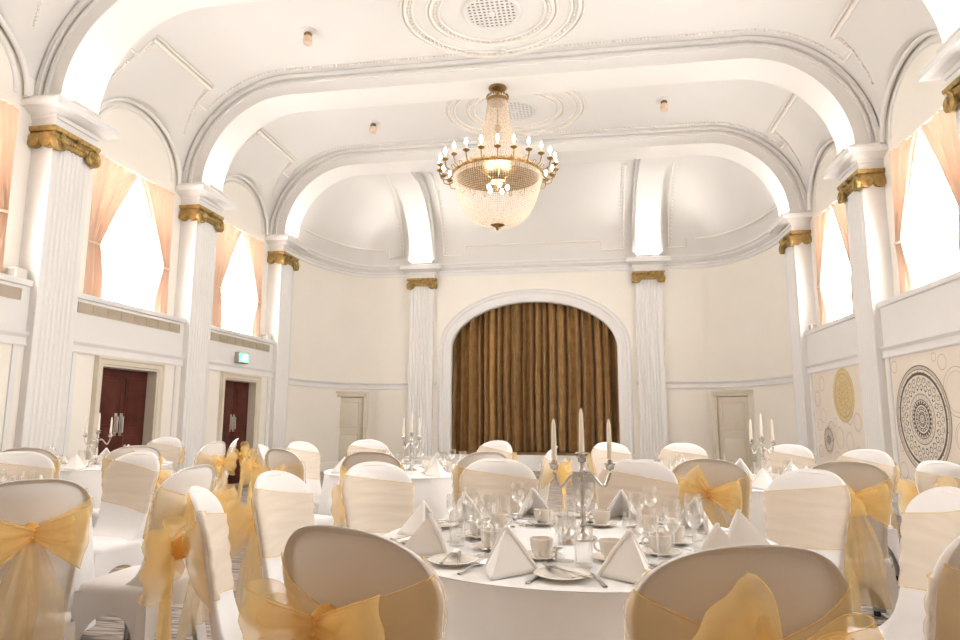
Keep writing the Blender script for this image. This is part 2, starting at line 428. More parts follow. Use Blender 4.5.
# apse ribs above the end-wall pilasters
for x in BX:
    b = MB(); prof = []
    for off in (0, .33):
        pr = [(YB - VA + (VA - .22 + off) * cos(pi / 2 * j / 20), ZS + (VB - .27 + off) * sin(pi / 2 * j / 20)) for j in range(21)] + [(13.3, ZS + VB - .27 + off)]
        prof.append(pr)
    A, B = prof
    for x0, x1, dz in ((x - .29, x + .29, 0),):
        b.grid([[(x0, y, z) for y, z in B], [(x0, y, z) for y, z in A], [(x1, y, z) for y, z in A], [(x1, y, z) for y, z in B]])
    for sx in (-1, 1):
        b.grid([[(x + sx * .29, y, z + .12) for y, z in A], [(x + sx * .35, y, z + .12) for y, z in A], [(x + sx * .35, y, z + .3) for y, z in A]])
    trim(b, M['ceil'], smooth=40)

# lunette arches
b = MB()
for sd in (-1, 1):
    for yc in BAYS:
        for r, x, rad in ((LA - .01, WU - .06, .035), (LA - .13, WU, .022)):
            h = LB * r / LA
            b.tube([(sd * x, yc - r * cos(pi * j / 30), ZS - .02 + h * sin(pi * j / 30)) for j in range(31)], rad, 8)
trim(b, M['white'], smooth=60)

# beaded panel mouldings on the cove
def along(pts, step):
    out = []; 
    for p, q in zip(pts[:-1], pts[1:]):
        d = (Vector(q) - Vector(p)).length; n = max(1, int(d / step))
        out += [tuple(Vector(p).lerp(Vector(q), t / n)) for t in range(n)]
    return out + [pts[-1]]
def vpt(sd, th, y, off=.012):
    p = vault(radians(th), y) if th <= 90 else None
    return (sd * (p[0] - off * cos(radians(th))), p[1], p[2] - off * sin(radians(th)))
for i in range(3):
    y0, y1 = PY[i] + PW, PY[i + 1]
    b = MB()
    for sd in (-1, 1):
        for ya, s in ((y0, 1), (y1, -1)):
            e = ya + s * .2
            beads = [vpt(sd, 90 - j * 2, e) for j in range(0, 25)]
            beads = [(sd * .05, e, ZC - .012)] + [(sd * x, e, ZC - .012) for x in (1, 2, 3)] + beads
            for p in along(beads, .055): b.octa(p, .024)
            for p in along([vpt(sd, 42, e), vpt(sd, 42, ya + s * .48), vpt(sd, 50, ya + s * .48)], .03): b.octa(p, .028)
            for p in along([vpt(sd, 50 - j * 3, ya + s * (.55 - .028 * j)) for j in range(0, 9)], .05): b.octa(p, .022)
        b.tube([vpt(sd, 52, y) for y in (y0 + .48, y1 - .48)], .03, 6); b.tube([vpt(sd, 54, y) for y in (y0 + .48, y1 - .48)], .018, 6)
    trim(b, M['relief'], smooth=60)
# end-vault panels
b = MB()
def apt(x, f, off=.015):
    return (x, YB - VA + (VA - off) * cos(radians(f)), ZS + (VB - off) * sin(radians(f)))
for x0, x1 in ((BX[0] + .55, BX[1] - .55),):
    b.tube(along([apt(x0, f) for f in range(84, 9, -3)] + [apt(x0, 8), apt(x0 + .55, 8), apt(x0 + .55, 15), apt(x1 - .55, 15), apt(x1 - .55, 8), apt(x1, 8)] + [apt(x1, f) for f in range(9, 84, 3)], .3), .022, 6)
    for xx in (x0 + .07, x1 - .07):
        for p in along([apt(xx, f) for f in range(10, 84, 3)], .06): b.octa(p, .022)
for sg, bx in ((-1, BX[0]), (1, BX[1])):
    pth = []
    x0 = bx + sg * .5
    pth = [apt(x0, f) for f in range(84, 9, -3)] + [apt(x0, 8), apt(x0 + sg * .4, 8), apt(x0 + sg * .4, 14)]
    b.tube(along(pth, .3), .022, 6)
    for p in along([apt(x0 + sg * .08, f) for f in range(10, 84, 3)], .06): b.octa(p, .022)
    P = PR if sg > 0 else PL_[::-1]
    q = [p for p in P if abs(p[0]) > abs(x0 + sg * .4)][::-1]
    f = radians(14)
    b.tube([(inner(p)[0] + (p[0] - inner(p)[0]) * cos(f) - sg * .02, inner(p)[1] + (p[1] - inner(p)[1]) * cos(f) - .02, ZS + VB * sin(f)) for p in q], .022, 6)
trim(b, M['relief'], smooth=60)

# ------------------------------------------------------------------ ceiling medallions, vents, spots
def medallion(y, label):
    e = empty('ceiling_medallion', (0, y, ZC), 0, label, 'ceiling rose')
    for r, nm in ((1.0, 'outer_ring'), (.70, 'inner_ring')):
        b = MB()
        for dr, rad in ((.0, .028), (-.085, .018), (.05, .014)):
            b.tube([((r + dr) * 1.24 * cos(2 * pi * j / 72), (r + dr) * 1.1 * sin(2 * pi * j / 72), -.012) for j in range(72)], rad, 6, closed=True)
        n = int(2 * pi * r / .07)
        for j in range(n):
            a = 2 * pi * j / n; b.octa(((r - .042) * 1.24 * cos(a), (r - .042) * 1.1 * sin(a), -.02), .028)
        b.build(nm, M['relief'], e, smooth=60)
    v = empty('ceiling_vent', (0, y, ZC), 0, label.replace('plaster ceiling rose ring', 'round pierced ceiling vent').replace('moulded', 'white'), 'vent')
    b = MB(); b.tube([(.39 * cos(2 * pi * j / 40), .39 * sin(2 * pi * j / 40), -.012) for j in range(40)], .03, 8, closed=True); b.build('frame', M['ceil'], v, smooth=60)
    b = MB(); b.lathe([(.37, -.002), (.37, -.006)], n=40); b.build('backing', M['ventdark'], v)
    b = MB()
    for j in range(-5, 6):
        q = j * .068; h = sqrt(max(0, .37 ** 2 - q * q))
        b.box(q - .015, q + .015, -h, h, -.02, -.008); b.box(-h, h, q - .015, q + .015, -.022, -.01)
    b.lathe([(0, -.03), (.05, -.03), (.05, -.01)], n=12)
    b.build('grille', M['ceil'], v)
medallion(BAYS[1], 'moulded plaster ceiling rose ring at the top, nearest the camera')
medallion(BAYS[2] - .02, 'moulded plaster ceiling rose ring behind the chandelier chain')
for (x, y), lab in (((-2.79, 8.5), 'brass ceiling spotlight nearest the camera, upper left'), ((-2.8, 11.6), 'brass ceiling spotlight left of the chandelier'), ((2.72, 11.5), 'brass ceiling spotlight right of the chandelier')):
    e = empty('ceiling_spotlight', (x, y, ZC), random.random() * 3, lab, 'ceiling light', 'ceiling spotlights')
    b = MB(); b.lathe([(.13, 0), (.13, -.012), (.10, -.02), (.05, -.025)], n=20); b.build('rose_plate', M['ceil'], e, smooth=40)
    b = MB(); b.lathe([(.045, -.02), (.06, -.04), (.06, -.07), (.03, -.08)], n=14); b.build('swivel', M['bronze'], e, smooth=40)
    b = MB(); b.lathe([(.055, -.08), (.07, -.11), (.07, -.19), (.05, -.20), (.045, -.185)], n=14); b.build('lamp_head', M['peach'], e, smooth=40)
b = MB(); b.lathe([(.05, 0), (.045, -.02), (.02, -.03), (.02, -.06), (.035, -.065), (.035, -.075)], n=14)
tag(b.build('sprinkler_head', M['ceil'], None, smooth=40, loc=(.05, 9.4, ZC)), 'small white sprinkler head between the ceiling roses', 'sprinkler')

# ------------------------------------------------------------------ pilasters
def make_pilaster():
    e = empty('pilaster')
    FN, HW = .30, .31
    b = MB(); sec = [(0, -HW), (FN - .005, -HW), (FN, -HW + .01), (FN, -HW + .055)]
    nf, fw, gp = 7, .058, .0128
    s = -HW + .055
    for q in range(nf):
        for j in range(1, 8): sec.append((FN - .02 * sin(pi * j / 8), s + fw * j / 8))
        s += fw; sec.append((FN, s)); s += gp; 
        if q < nf - 1: sec.append((FN, s))
    sec += [(FN, HW - .01), (FN - .005, HW), (0, HW)]
    b.grid([[(x, y, z) for x, y in sec] for z in (.30, 4.72)]); b.build('shaft', M['white'], e, smooth=25)
    def loft(b, lv, hw, fn):
        b.grid([[(0, -hw - p, z), (fn + p, -hw - p, z), (fn + p, hw + p, z), (0, hw + p, z)] for z, p in lv])
        z, p = lv[-1]; b.poly([(0, -hw - p, z), (fn + p, -hw - p, z), (fn + p, hw + p, z), (0, hw + p, z)])
        z, p = lv[0]; b.poly([(0, -hw - p, z), (fn + p, -hw - p, z), (fn + p, hw + p, z), (0, hw + p, z)])
    b = MB(); loft(b, [(0, .07), (.16, .07), (.17, .05), (.19, .065), (.22, .065), (.24, .03), (.27, .03), (.28, .04), (.30, .035), (.315, 0)], HW, FN)
    b.build('base', M['white'], e, smooth=25)
    b = MB(); loft(b, [(4.76, .03), (4.78, .035), (4.86, .035), (4.865, .055), (4.91, .06), (4.915, .09), (4.94, .13), (4.96, .17), (4.965, .215), (5.03, .215), (5.035, .19), (5.06, .20), (5.085, .175), (5.10, .17)], HW, FN)
    b.build('entablature', M['white'], e, smooth=25)
    # gilded ionic capital
    b = MB()
    loft(b, [(4.56, .015), (4.58, .03), (4.62, .04), (4.66, .045), (4.70, .035), (4.705, .06), (4.73, .07), (4.76, .07)], HW, FN)
    def volute(c, ax, r):
        # scroll: disc with a raised spiral
        pts = []
        for j in range(56):
            a = -j * pi / 9.0 + pi / 2; rr = r * (1 - j / 62.0)
            if ax == 'x': pts.append((c[0] + .02, c[1] + rr * cos(a), c[2] + rr * sin(a)))
            else: pts.append((c[0] + rr * cos(a), c[1] + .02, c[2] + rr * sin(a)))
        b.tube(pts, [.024 * (1 - j / 75) for j in range(56)], 6)
        if ax == 'x': b.lathe([(r, -.02), (r, .008), (r * .93, .014), (0, .014)], cx=c[1], cy=c[2], z0=c[0], n=18, axis='x')
        else: b.lathe([(r, -.035), (r, .008), (r * .93, .014), (0, .014)], cx=c[0], cy=c[2], z0=c[1], n=18, axis='y')
    for sy in (-1, 1): volute((FN + .045, sy * (HW - .03), 4.575), 'x', .105)
    for sy in (-1, 1):
        volute((FN - .05, sy * (HW + .035), 4.585), 'y', .09)
        volute((.07, sy * (HW + .035), 4.585), 'y', .085)
    for j in range(9):   # egg row
        s = -.17 + j * .0425; b.sph((FN + .045, s, 4.635), .022, 8, 5, 1.5)
    for sy in (-1, 1):
        for j in range(3): b.sph((.12 + j * .05, sy * (HW + .045), 4.635), .022, 8, 5, 1.5)
    b.sph((FN + .07, 0, 4.70), .035, 8, 5, 1.2)
    b.tube([(FN + .05, -.24 + .48 * j / 16, 4.69 - .04 * sin(pi * j / 16)) for j in range(17)], .016, 6)
    b.build('capital', M['gilt'], e, smooth=40)
    return e
pil = make_pilaster()
def add_pilaster(loc, rz, lab): return place(pil, loc, rz, lab, 'pilaster', 'fluted pilasters')
add_pilaster((-WU, PY[1] + PW / 2, 0), 0, 'nearest fluted white pilaster with gilded capital on the left wall')
add_pilaster((-WU, PY[2] + PW / 2, 0), 0, 'fluted white pilaster between the two mahogany doors')
add_pilaster((-WU, PY[3] + PW / 2, 0), 0, 'fluted white pilaster at the far end of the left wall')
add_pilaster((WU, PY[1] + PW / 2, 0), pi, 'nearest fluted white pilaster on the right wall, cut by the right picture edge')
add_pilaster((WU, PY[2] + PW / 2, 0), pi, 'fluted white pilaster between the gold and black mandala murals')
add_pilaster((WU, PY[3] + PW / 2, 0), pi, 'fluted white pilaster at the far end of the right wall')
add_pilaster((BX[0], YB + .18, 0), -pi / 2, 'fluted white pilaster left of the stage curtain')
add_pilaster((BX[1], YB + .18, 0), -pi / 2, 'fluted white pilaster right of the stage curtain')

# uplights standing on the entablatures
def make_uplight():
    e = empty('uplight')
    b = MB(); b.bbox(-.05, .05, -.22, .22, 0, .05, .008); b.build('housing', M['plastic'], e)
    b = MB(); b.box(-.04, .04, -.2, .2, .048, .052); b.build('lens', M['uplamp'], e)
    return e
upl = make_uplight()
def uplight(x, y, rz, lab, en=1.3, spread=125):
    if lab: place(upl, (x, y, 5.101), rz, lab, 'uplight', 'uplights on the pilaster tops')
    L = bpy.data.lights.new('uplight_lamp', 'AREA'); L.shape = 'RECTANGLE'; L.size = .08; L.size_y = .5; L.energy = en; L.color = (1, .95, .88); L.spread = radians(spread)
    o = bpy.data.objects.new('uplight_lamp', L); COL.objects.link(o); o.location = (x, y, 5.17); o.rotation_euler = (pi, 0, rz)
for i in (1, 2, 3):
    uplight(-5.03, PY[i] + PW / 2, 0, 'uplight on the %s pilaster top of the left wall' % ('near', 'middle', 'far')[i - 1], (1.3, 1.3, 3.2)[i - 1], (125, 125, 160)[i - 1])
    uplight(5.03, PY[i] + PW / 2, 0, 'uplight on the %s pilaster top of the right wall' % ('near', 'middle', 'far')[i - 1], (1.3, 1.3, 3.2)[i - 1], (125, 125, 160)[i - 1])
for sd in (-1, 1): uplight(sd * 5.03, PY[0] + PW / 2, 0, None)
uplight(BX[0], YB - .22, pi / 2, 'uplight on the pilaster top left of the stage', 22, 175); uplight(BX[1], YB - .22, pi / 2, 'uplight on the pilaster top right of the stage', 22, 175)
# ------------------------------------------------------------------ doors
def double_door(n, yc, lab):
    e = empty('door_%d' % n, (-WL, yc, 0), 0, lab, 'door', kind='structure')
    w, h = DOORW / 2, DOORH
    b = MB()   # architrave swept round the opening: local x out of wall, y along wall
    path = [(-w, 0), (-w, h), (w, h), (w, 0)]
    prof = [(-.004, -.16), (-.004, .03), (.02, .035), (.03, .05), (.085, .055), (.10, .07), (.125, .07), (.13, 0)]
    rows = []
    for (y, z), (ny, nz) in zip(path, [(-1, 0), (-1, 1), (1, 1), (1, 0)]):
        rows.append([(q, y + ny * o, z + nz * o) for o, q in prof])
    b.grid(rows); b.build('architrave', M['doorcream'], e, smooth=20)
    for sy in (-1, 1):
        b = MB(); y0, y1 = (.004, w - .01) if sy > 0 else (-w + .01, -.004)
        b.bbox(-.17, -.12, y0, y1, .01, h - .01, .004)
        for z0, z1 in ((1.10, 1.80), (.16, .98)):
            b.bbox(-.125, -.108, y0 + .09, y1 - .09, z0, z1, .006); b.bbox(-.115, -.100, y0 + .13, y1 - .13, z0 + .04, z1 - .04, .006)
        leaf = b.build('door_leaf', M['mahog'], e, smooth=30)
        b = MB(); yy = sy * .055; b.bbox(-.122, -.114, yy - .028, yy + .028, .98, 1.30, .003)
        b.tube([(-.118, yy, 1.03), (-.085, yy, 1.03), (-.085, yy, 1.25), (-.118, yy, 1.25)], .011, 8); b.build('door_handle', M['steel'], leaf, smooth=40)
double_door(1, BAYS[1], 'dark mahogany double door with steel handles behind the left candelabra')
double_door(2, BAYS[2], 'dark mahogany double door under the green exit sign')
def single_door(n, x, y, rz, sx, lab):
    e = empty('door_%d' % n, (x, y, 0), rz, lab, 'door', kind='structure')   # local -y faces the room
    w, h = .35, 1.75
    b = MB()
    for s in (-1, 1): b.bbox(min(s * w, s * (w + .12)), max(s * w, s * (w + .12)), -.05, .35, 0, h + .12, .006); b.bbox(min(s * (w + .07), s * (w + .13)), max(s * (w + .07), s * (w + .13)), -.07, .0, 0, h + .13, .006)
    b.bbox(-w - .12, w + .12, -.05, .35, h, h + .12, .006); b.bbox(-w - .13, w + .13, -.07, 0, h + .08, h + .14, .006)
    b.build('architrave', M['doorcream'], e, smooth=30)
    b = MB(); b.bbox(-w, w, .02, .06, .01, h - .01, .004)
    for z0, z1 in ((.95, 1.62), (.14, .85)):
        b.tube([(-w + .1, .018, z0), (w - .1, .018, z0), (w - .1, .018, z1), (-w + .1, .018, z1)], .012, 6, closed=True); b.bbox(-w + .14, w - .14, .008, .03, z0 + .04, z1 - .04, .006)
    lf = b.build('door_leaf', M['doorcream'], e, smooth=30)
    b = MB(); b.bbox(sx * (w - .05) - .015, sx * (w - .05) + .015, .012, .022, .90, 1.10, .003); b.tube([(sx * (w - .05), .018, 1.02), (sx * (w - .05), -.03, 1.02), (sx * (w - .15), -.03, 1.02)], .009, 8)
    b.build('door_handle', M['steel'], lf, smooth=40)
single_door(3, -4.56, 15.48, radians(28), 1, 'cream panelled door in the curved wall left of the stage')
single_door(4, 4.47, 15.48, radians(-28), -1, 'cream panelled door in the curved wall right of the stage')

# ------------------------------------------------------------------ windows, sheers, curtains
wn = 0
def make_drape():
    e = empty('curtain')
    def wid(z):
        t = (z - 3.62) / 1.25
        if t > 0: return .20 + .65 * t ** 1.05
        return .20 + .12 * min(1, -t * 3)
    b = MB(); rows = []
    NZ, NU = 60, 80
    for i in range(NZ + 1):
        z = 4.90 - i / NZ * (4.90 - 2.86); wd = wid(z); row = []
        amp = .028 + .012 * (1 - wd)
        for j in range(NU + 1):
            u = j / NU
            row.append((.02 + amp * sin(u * 2 * pi * 9 + .5 * sin(3 * z)) + .02 * sin(u * 17 + z), u * wd, z - .03 * u * (1 if z > 4.8 else 0)))
        rows.append(row)
    b.grid(rows); b.build('drape', M['peach'], e, smooth=60)
    b = MB(); b.grid([[(.0 + .010 * sin(j * .9), .85 * j / 60, 4.93 - .06 * i) for j in range(61)] for i in range(2)]); b.build('pleat_heading', M['peach'], e, smooth=60)
    b = MB(); b.tube([(-.05, -.01, 3.66), (.0, .0, 3.63), (.075, .06, 3.6), (.07, .16, 3.6), (.0, .215, 3.62)], .022, 8); b.build('tieback', M['peach'], e, smooth=60)
    return e
drape = make_drape()
drape_m = copy_tree(drape)    # mirrored twin
for c in drape_m.children:
    c.data = c.data.copy()
    for v in c.data.vertices: v.co.y = -v.co.y
    c.data.flip_normals()
for sd in (-1, 1):
    for i, yc in enumerate(WBAYS + WFILL):
        wn += 1
        e = empty('window_%d' % wn, (sd * (WU + .22), yc, 0), 0 if sd < 0 else pi, '%s window, %s' % ('left wall' if sd < 0 else 'right wall', ('at the picture edge', 'between the near and middle pilasters', 'between the middle and far pilasters', 'unseen, added beside the camera as fill light', 'behind the camera')[i]), 'window', kind='structure')
        b = MB()
        b.box(-.03, .03, -WINW, -WINW + .06, SILL, 4.9); b.box(-.03, .03, WINW - .06, WINW, SILL, 4.9); b.box(-.03, .03, -WINW, WINW, SILL, SILL + .07); b.box(-.03, .03, -WINW, WINW, 4.83, 4.9)
        b.box(-.02, .02, -.025, .025, SILL, 4.9); b.box(-.02, .02, -WINW, WINW, 3.95, 4.0)
        b.build('window_frame', M['white'], e)
        b = MB(); b.poly([(-.01, -WINW, SILL), (-.01, WINW, SILL), (-.01, WINW, 4.9), (-.01, -WINW, 4.9)]); b.build('pane', M['sky' if i < 3 else 'fillpane'], e)
        if i > 2: continue
        bay = ('in the edge window', 'in the near window', 'in the far window')[i]
        side = 'left' if sd < 0 else 'right'
        if i == 0 and sd > 0: continue
        b = MB(); b.grid([[(.012 * sin(j * 1.3) , -WINW + 2 * WINW * j / 70, 4.88 - 2.05 * q) for j in range(71)] for q in (0, 1)])
        tag(b.build('sheer_curtain', M['sheer'], None, smooth=60, loc=(sd * (WU + .12), yc, 0), rz=0 if sd < 0 else pi), 'white sheer net curtain %s of the %s wall' % (bay, side), 'curtain', 'sheer net curtains')
        # drape's y=0 edge at the outer jamb, near / far as seen from the camera
        for near in (1, 0):
            lab = 'peach curtain tied back, %s half %s, %s wall' % ('near' if near else 'far', bay, side)
            x = sd * (WU + .02); yy = yc - WINW if near else yc + WINW
            pr = drape if (near == (sd < 0)) else drape_m
            place(pr, (x, yy, 0), 0 if sd < 0 else pi, lab, 'curtain', 'peach window curtains')

# grilles under the left windows
for i in range(3):
    lab = ('beige air grille under the window at the left picture edge', 'long beige air grille above the near mahogany door', 'beige air grille above the exit sign')[i]
    e = empty('air_grille', (-WL, BAYS[i], 0), 0, lab, 'grille', 'air grilles under the left windows')
    b = MB(); b.box(0, .012, -1.08, 1.08, 2.585, 2.60); b.box(0, .012, -1.08, 1.08, 2.71, 2.725); b.box(0, .012, -1.08, -1.065, 2.585, 2.725); b.box(0, .012, 1.065, 1.08, 2.585, 2.725); b.build('frame', M['beigegrille'], e)
    b = MB(); b.box(0.001, .004, -1.07, 1.07, 2.59, 2.72); b.build('backing', M['beigegrille'], e)
    b = MB()
    for q in range(7): b.box(.003, .010, -1.065, 1.065, 2.602 + q * .0165, 2.609 + q * .0165)
    for q in range(1, 8): b.box(.003, .012, -1.08 + q * .27 - .004, -1.08 + q * .27 + .004, 2.59, 2.72)
    b.build('slats', M['beigegrille'], e)

# small boxes on the window ledges
for (x, y, sx, sy), lab in (((-5.33, 6.50, .14, .16), 'pale box standing on the ledge at the left picture edge'), ((-5.34, 12.61, .12, .18), 'small pale box on the ledge above the exit sign'), ((5.34, 12.61, .12, .16), 'small pale box on the ledge of the far right window')):
    e = empty('ledge_light', (x, y, SILL + .016), 0, lab, 'light box')
    b = MB(); b.bbox(-sx / 2, sx / 2, -sy / 2, sy / 2, 0, .13, .008); b.build('housing', M['plastic'], e)
    b = MB(); b.bbox(-sx / 2 - .004, -sx / 2 + .004, -sy / 2 + .02, sy / 2 - .02, .02, .11, .002); b.bbox(-sx / 2 + .02, sx / 2 - .02, -sy / 2 - .004, -sy / 2 + .004, .02, .11, .002); b.build('front_panel', M['greyplastic'], e)

# exit sign
e = empty('exit_sign', (-WL, 11.44, 2.26), 0, 'lit green emergency exit sign on the wall over the far mahogany door', 'exit sign')
b = MB(); b.bbox(.0, .09, -.19, .19, 0, .20, .01); b.build('housing', M['greyplastic'], e)
b = MB(); b.box(.088, .094, -.165, .165, .02, .18); b.build('sign_face', M['exitgreen'], e)
b = MB(); x0, x1 = .093, .097
b.box(x0, x1, .03, .115, .035, .165)                                   # doorway
def stroke(p, q, r): b.tube([(x1, *p), (x1, *q)], r, 6)
b.sph((x1, -.035, .145), .013, 8, 6); stroke((-.04, .125), (-.05, .085), .011); stroke((-.05, .085), (-.02, .06), .009); stroke((-.02, .06), (-.03, .035), .008)
stroke((-.05, .085), (-.075, .06), .009); stroke((-.075, .06), (-.105, .055), .008); stroke((-.04, .12), (-.01, .10), .007); stroke((-.04, .12), (-.07, .115), .007); stroke((-.07, .115), (-.08, .09), .007)
b.build('running_figure', M['exitwhite'], e, smooth=50)

# ------------------------------------------------------------------ murals on the right wall
def ring(b, yc, zc, r, w, n=64, x=0.0):
    b.grid([[(x, yc + rr * cos(2 * pi * j / n), zc + rr * sin(2 * pi * j / n)) for j in range(n)] for rr in (r - w / 2, r + w / 2)], closeu=True)
def dot(b, yc, zc, r, x=0.0, n=10): b.poly([(x, yc + r * cos(2 * pi * j / n), zc + r * sin(2 * pi * j / n)) for j in range(n)])
def mandala(b, g, yc, zc, R, x=0.0, n=22):
    ring(b, yc, zc, R, R * .02); ring(b, yc, zc, R * .93, R * .012); ring(b, yc, zc, R * .85, R * .055); ring(b, yc, zc, R * .47, R * .012); ring(b, yc, zc, R * .36, R * .015); ring(b, yc, zc, R * .28, R * .03)
    for j in range(n):
        a = 2 * pi * j / n; cy, cz = cos(a), sin(a)
        dot(b, yc + R * .89 * cy, zc + R * .89 * sin(a), R * .012, x)
        ring(g, yc + R * .70 * cy, zc + R * .70 * cz, R * .085, R * .014, 14, x); ring(b, yc + R * .73 * cy, zc + R * .73 * cz, R * .04, R * .012, 10, x)
        dot(b, yc + R * .55 * cos(a + pi / n), zc + R * .55 * sin(a + pi / n), R * .022, x)
        ring(b, yc + R * .60 * cos(a + pi / n), zc + R * .60 * sin(a + pi / n), R * .05, R * .012, 12, x)
        dot(b, yc + R * .315 * cy, zc + R * .315 * cz, R * .028, x); ring(g, yc + R * .41 * cy, zc + R * .41 * cz, R * .045, R * .010, 10, x)
    for q in range(1, 6): ring(b, yc, zc, R * .045 * q, R * .014, 30, x)
    for j in range(16):
        a = 2 * pi * j / 16
        dot(b, yc + R * .2 * cos(a), zc + R * .2 * sin(a), R * .016, x); dot(b, yc + R * .11 * cos(a + .2), zc + R * .11 * sin(a + .2), R * .016, x)
def mural(yc, lab, dark, gold, circles):
    e = empty('wall_mural', (WL, yc, 0), 0, lab, 'mural', 'murals on the right wall')
    b = MB(); b.box(-.006, 0, -1.0, 1.0, .22, 2.06); b.build('panel', M['mural'], e)
    for y, z, R in dark:
        if R > .4:
            b = MB(); ring(b, y, z, R * .965, R * .06, x=-.0068); tag(b.build('rim_band', M['inkpale'], e, recalc=False), 'pale band round the black mandala')
        b = MB(); g = MB(); mandala(b, g, y, z, R, -.0085, 24 if R > .4 else 12)
        b.v = [(-.0085, v[1], v[2]) for v in b.v]; g.v = [(-.0075, v[1], v[2]) for v in g.v]
        tag(b.build('mandala', M['inkdark'], e, recalc=False), 'black line mandala' if R > .4 else 'small black line mandala'); g.build('petal_pattern', M['inkgrey'], e, recalc=False)
    for y, z, R in gold:
        b = MB(); dot(b, y, z, R, -.0068, 48); tag(b.build('gold_disc', M['goldfill'], e), 'washed gold disc')
        b = MB(); ring(b, y, z, R * .80, R * .055); ring(b, y, z, R * .97, R * .02)
        for j in range(14):
            a = 2 * pi * j / 14; ring(b, y + R * .40 * cos(a), z + R * .40 * sin(a), R * .08, R * .03, 12); dot(b, y + R * .22 * cos(a), z + R * .22 * sin(a), R * .03); ring(b, y + R * .58 * cos(a), z + R * .58 * sin(a), R * .09, R * .018, 12)
        ring(b, y, z, R * .13, R * .05); b.v = [(-.0085, v[1], v[2]) for v in b.v]
        tag(b.build('mandala', M['inkgold'], e, recalc=False), 'gold line mandala')
    b = MB()
    for y, z, r in circles:
        ring(b, y, z, r, .008, 30)
        if r > .12: ring(b, y, z, r * .82, .005, 30)
    b.v = [(-.0078, v[1], v[2]) for v in b.v]; b.build('painted_pattern', M['inkgrey'], e, recalc=False)
rnd = random.Random(3)
C1 = [(-.50, 1.55, .28), (-.55, 1.05, .17), (-.62, .72, .16), (-.25, 1.90, .09), (-.08, 1.97, .05), (.93, 1.93, .08), (.9, .6, .1), (.92, 1.2, .05), (-.8, 1.9, .12), (-.85, 1.25, .12), (-.3, .45, .12), (.8, .42, .1), (-.85, .45, .14), (.9, .9, .06), (-.68, 1.93, .05)]
mural(BAYS[1], 'wall mural with a large black mandala on the right wall', [(.32, 1.25, .65)], [], C1)
C2 = [(.30, 1.05, .16), (-.05, .95, .17), (-.45, .90, .15), (.62, 1.3, .12), (.85, 1.6, .14), (.8, 1.15, .1), (-.5, 1.3, .14), (-.8, 1.2, .14), (.1, .6, .12), (-.35, .5, .16), (.85, .7, .1), (.6, 1.85, .12), (.1, 1.2, .07), (-.75, .7, .14)]
mural(BAYS[2], 'wall mural with a gold mandala between the far right pilasters', [(.45, .90, .22)], [(-.33, 1.62, .43)], C2)

# ------------------------------------------------------------------ stage curtain
b = MB(); rows = []
def fold(x):
    return .050 * sin(x * 33 + 1.3 * sin(x * 5.3)) + .032 * sin(x * 57 + 2 * sin(x * 3.1 + 1)) + .03 * sin(x * 11.3 + 2)
NX = 900
for z, am, sp in ((4.75, .75, 1), (3.5, .95, 1), (2.2, 1.05, 1), (1.0, 1.1, 1), (STZ + .02, 1.15, 1)):
    rows.append([(-2.45 + 4.85 * j / NX, YB + .36 - 1.9 * am * fold(-2.45 + 4.85 * j / NX + .012 * sin(z * 2 + j * .01)), z) for j in range(NX + 1)])
b.grid(rows)
tag(b.build('stage_curtain', M['velvet'], None, smooth=70), 'brown gold pleated stage curtain closed across the arch', 'stage curtain')

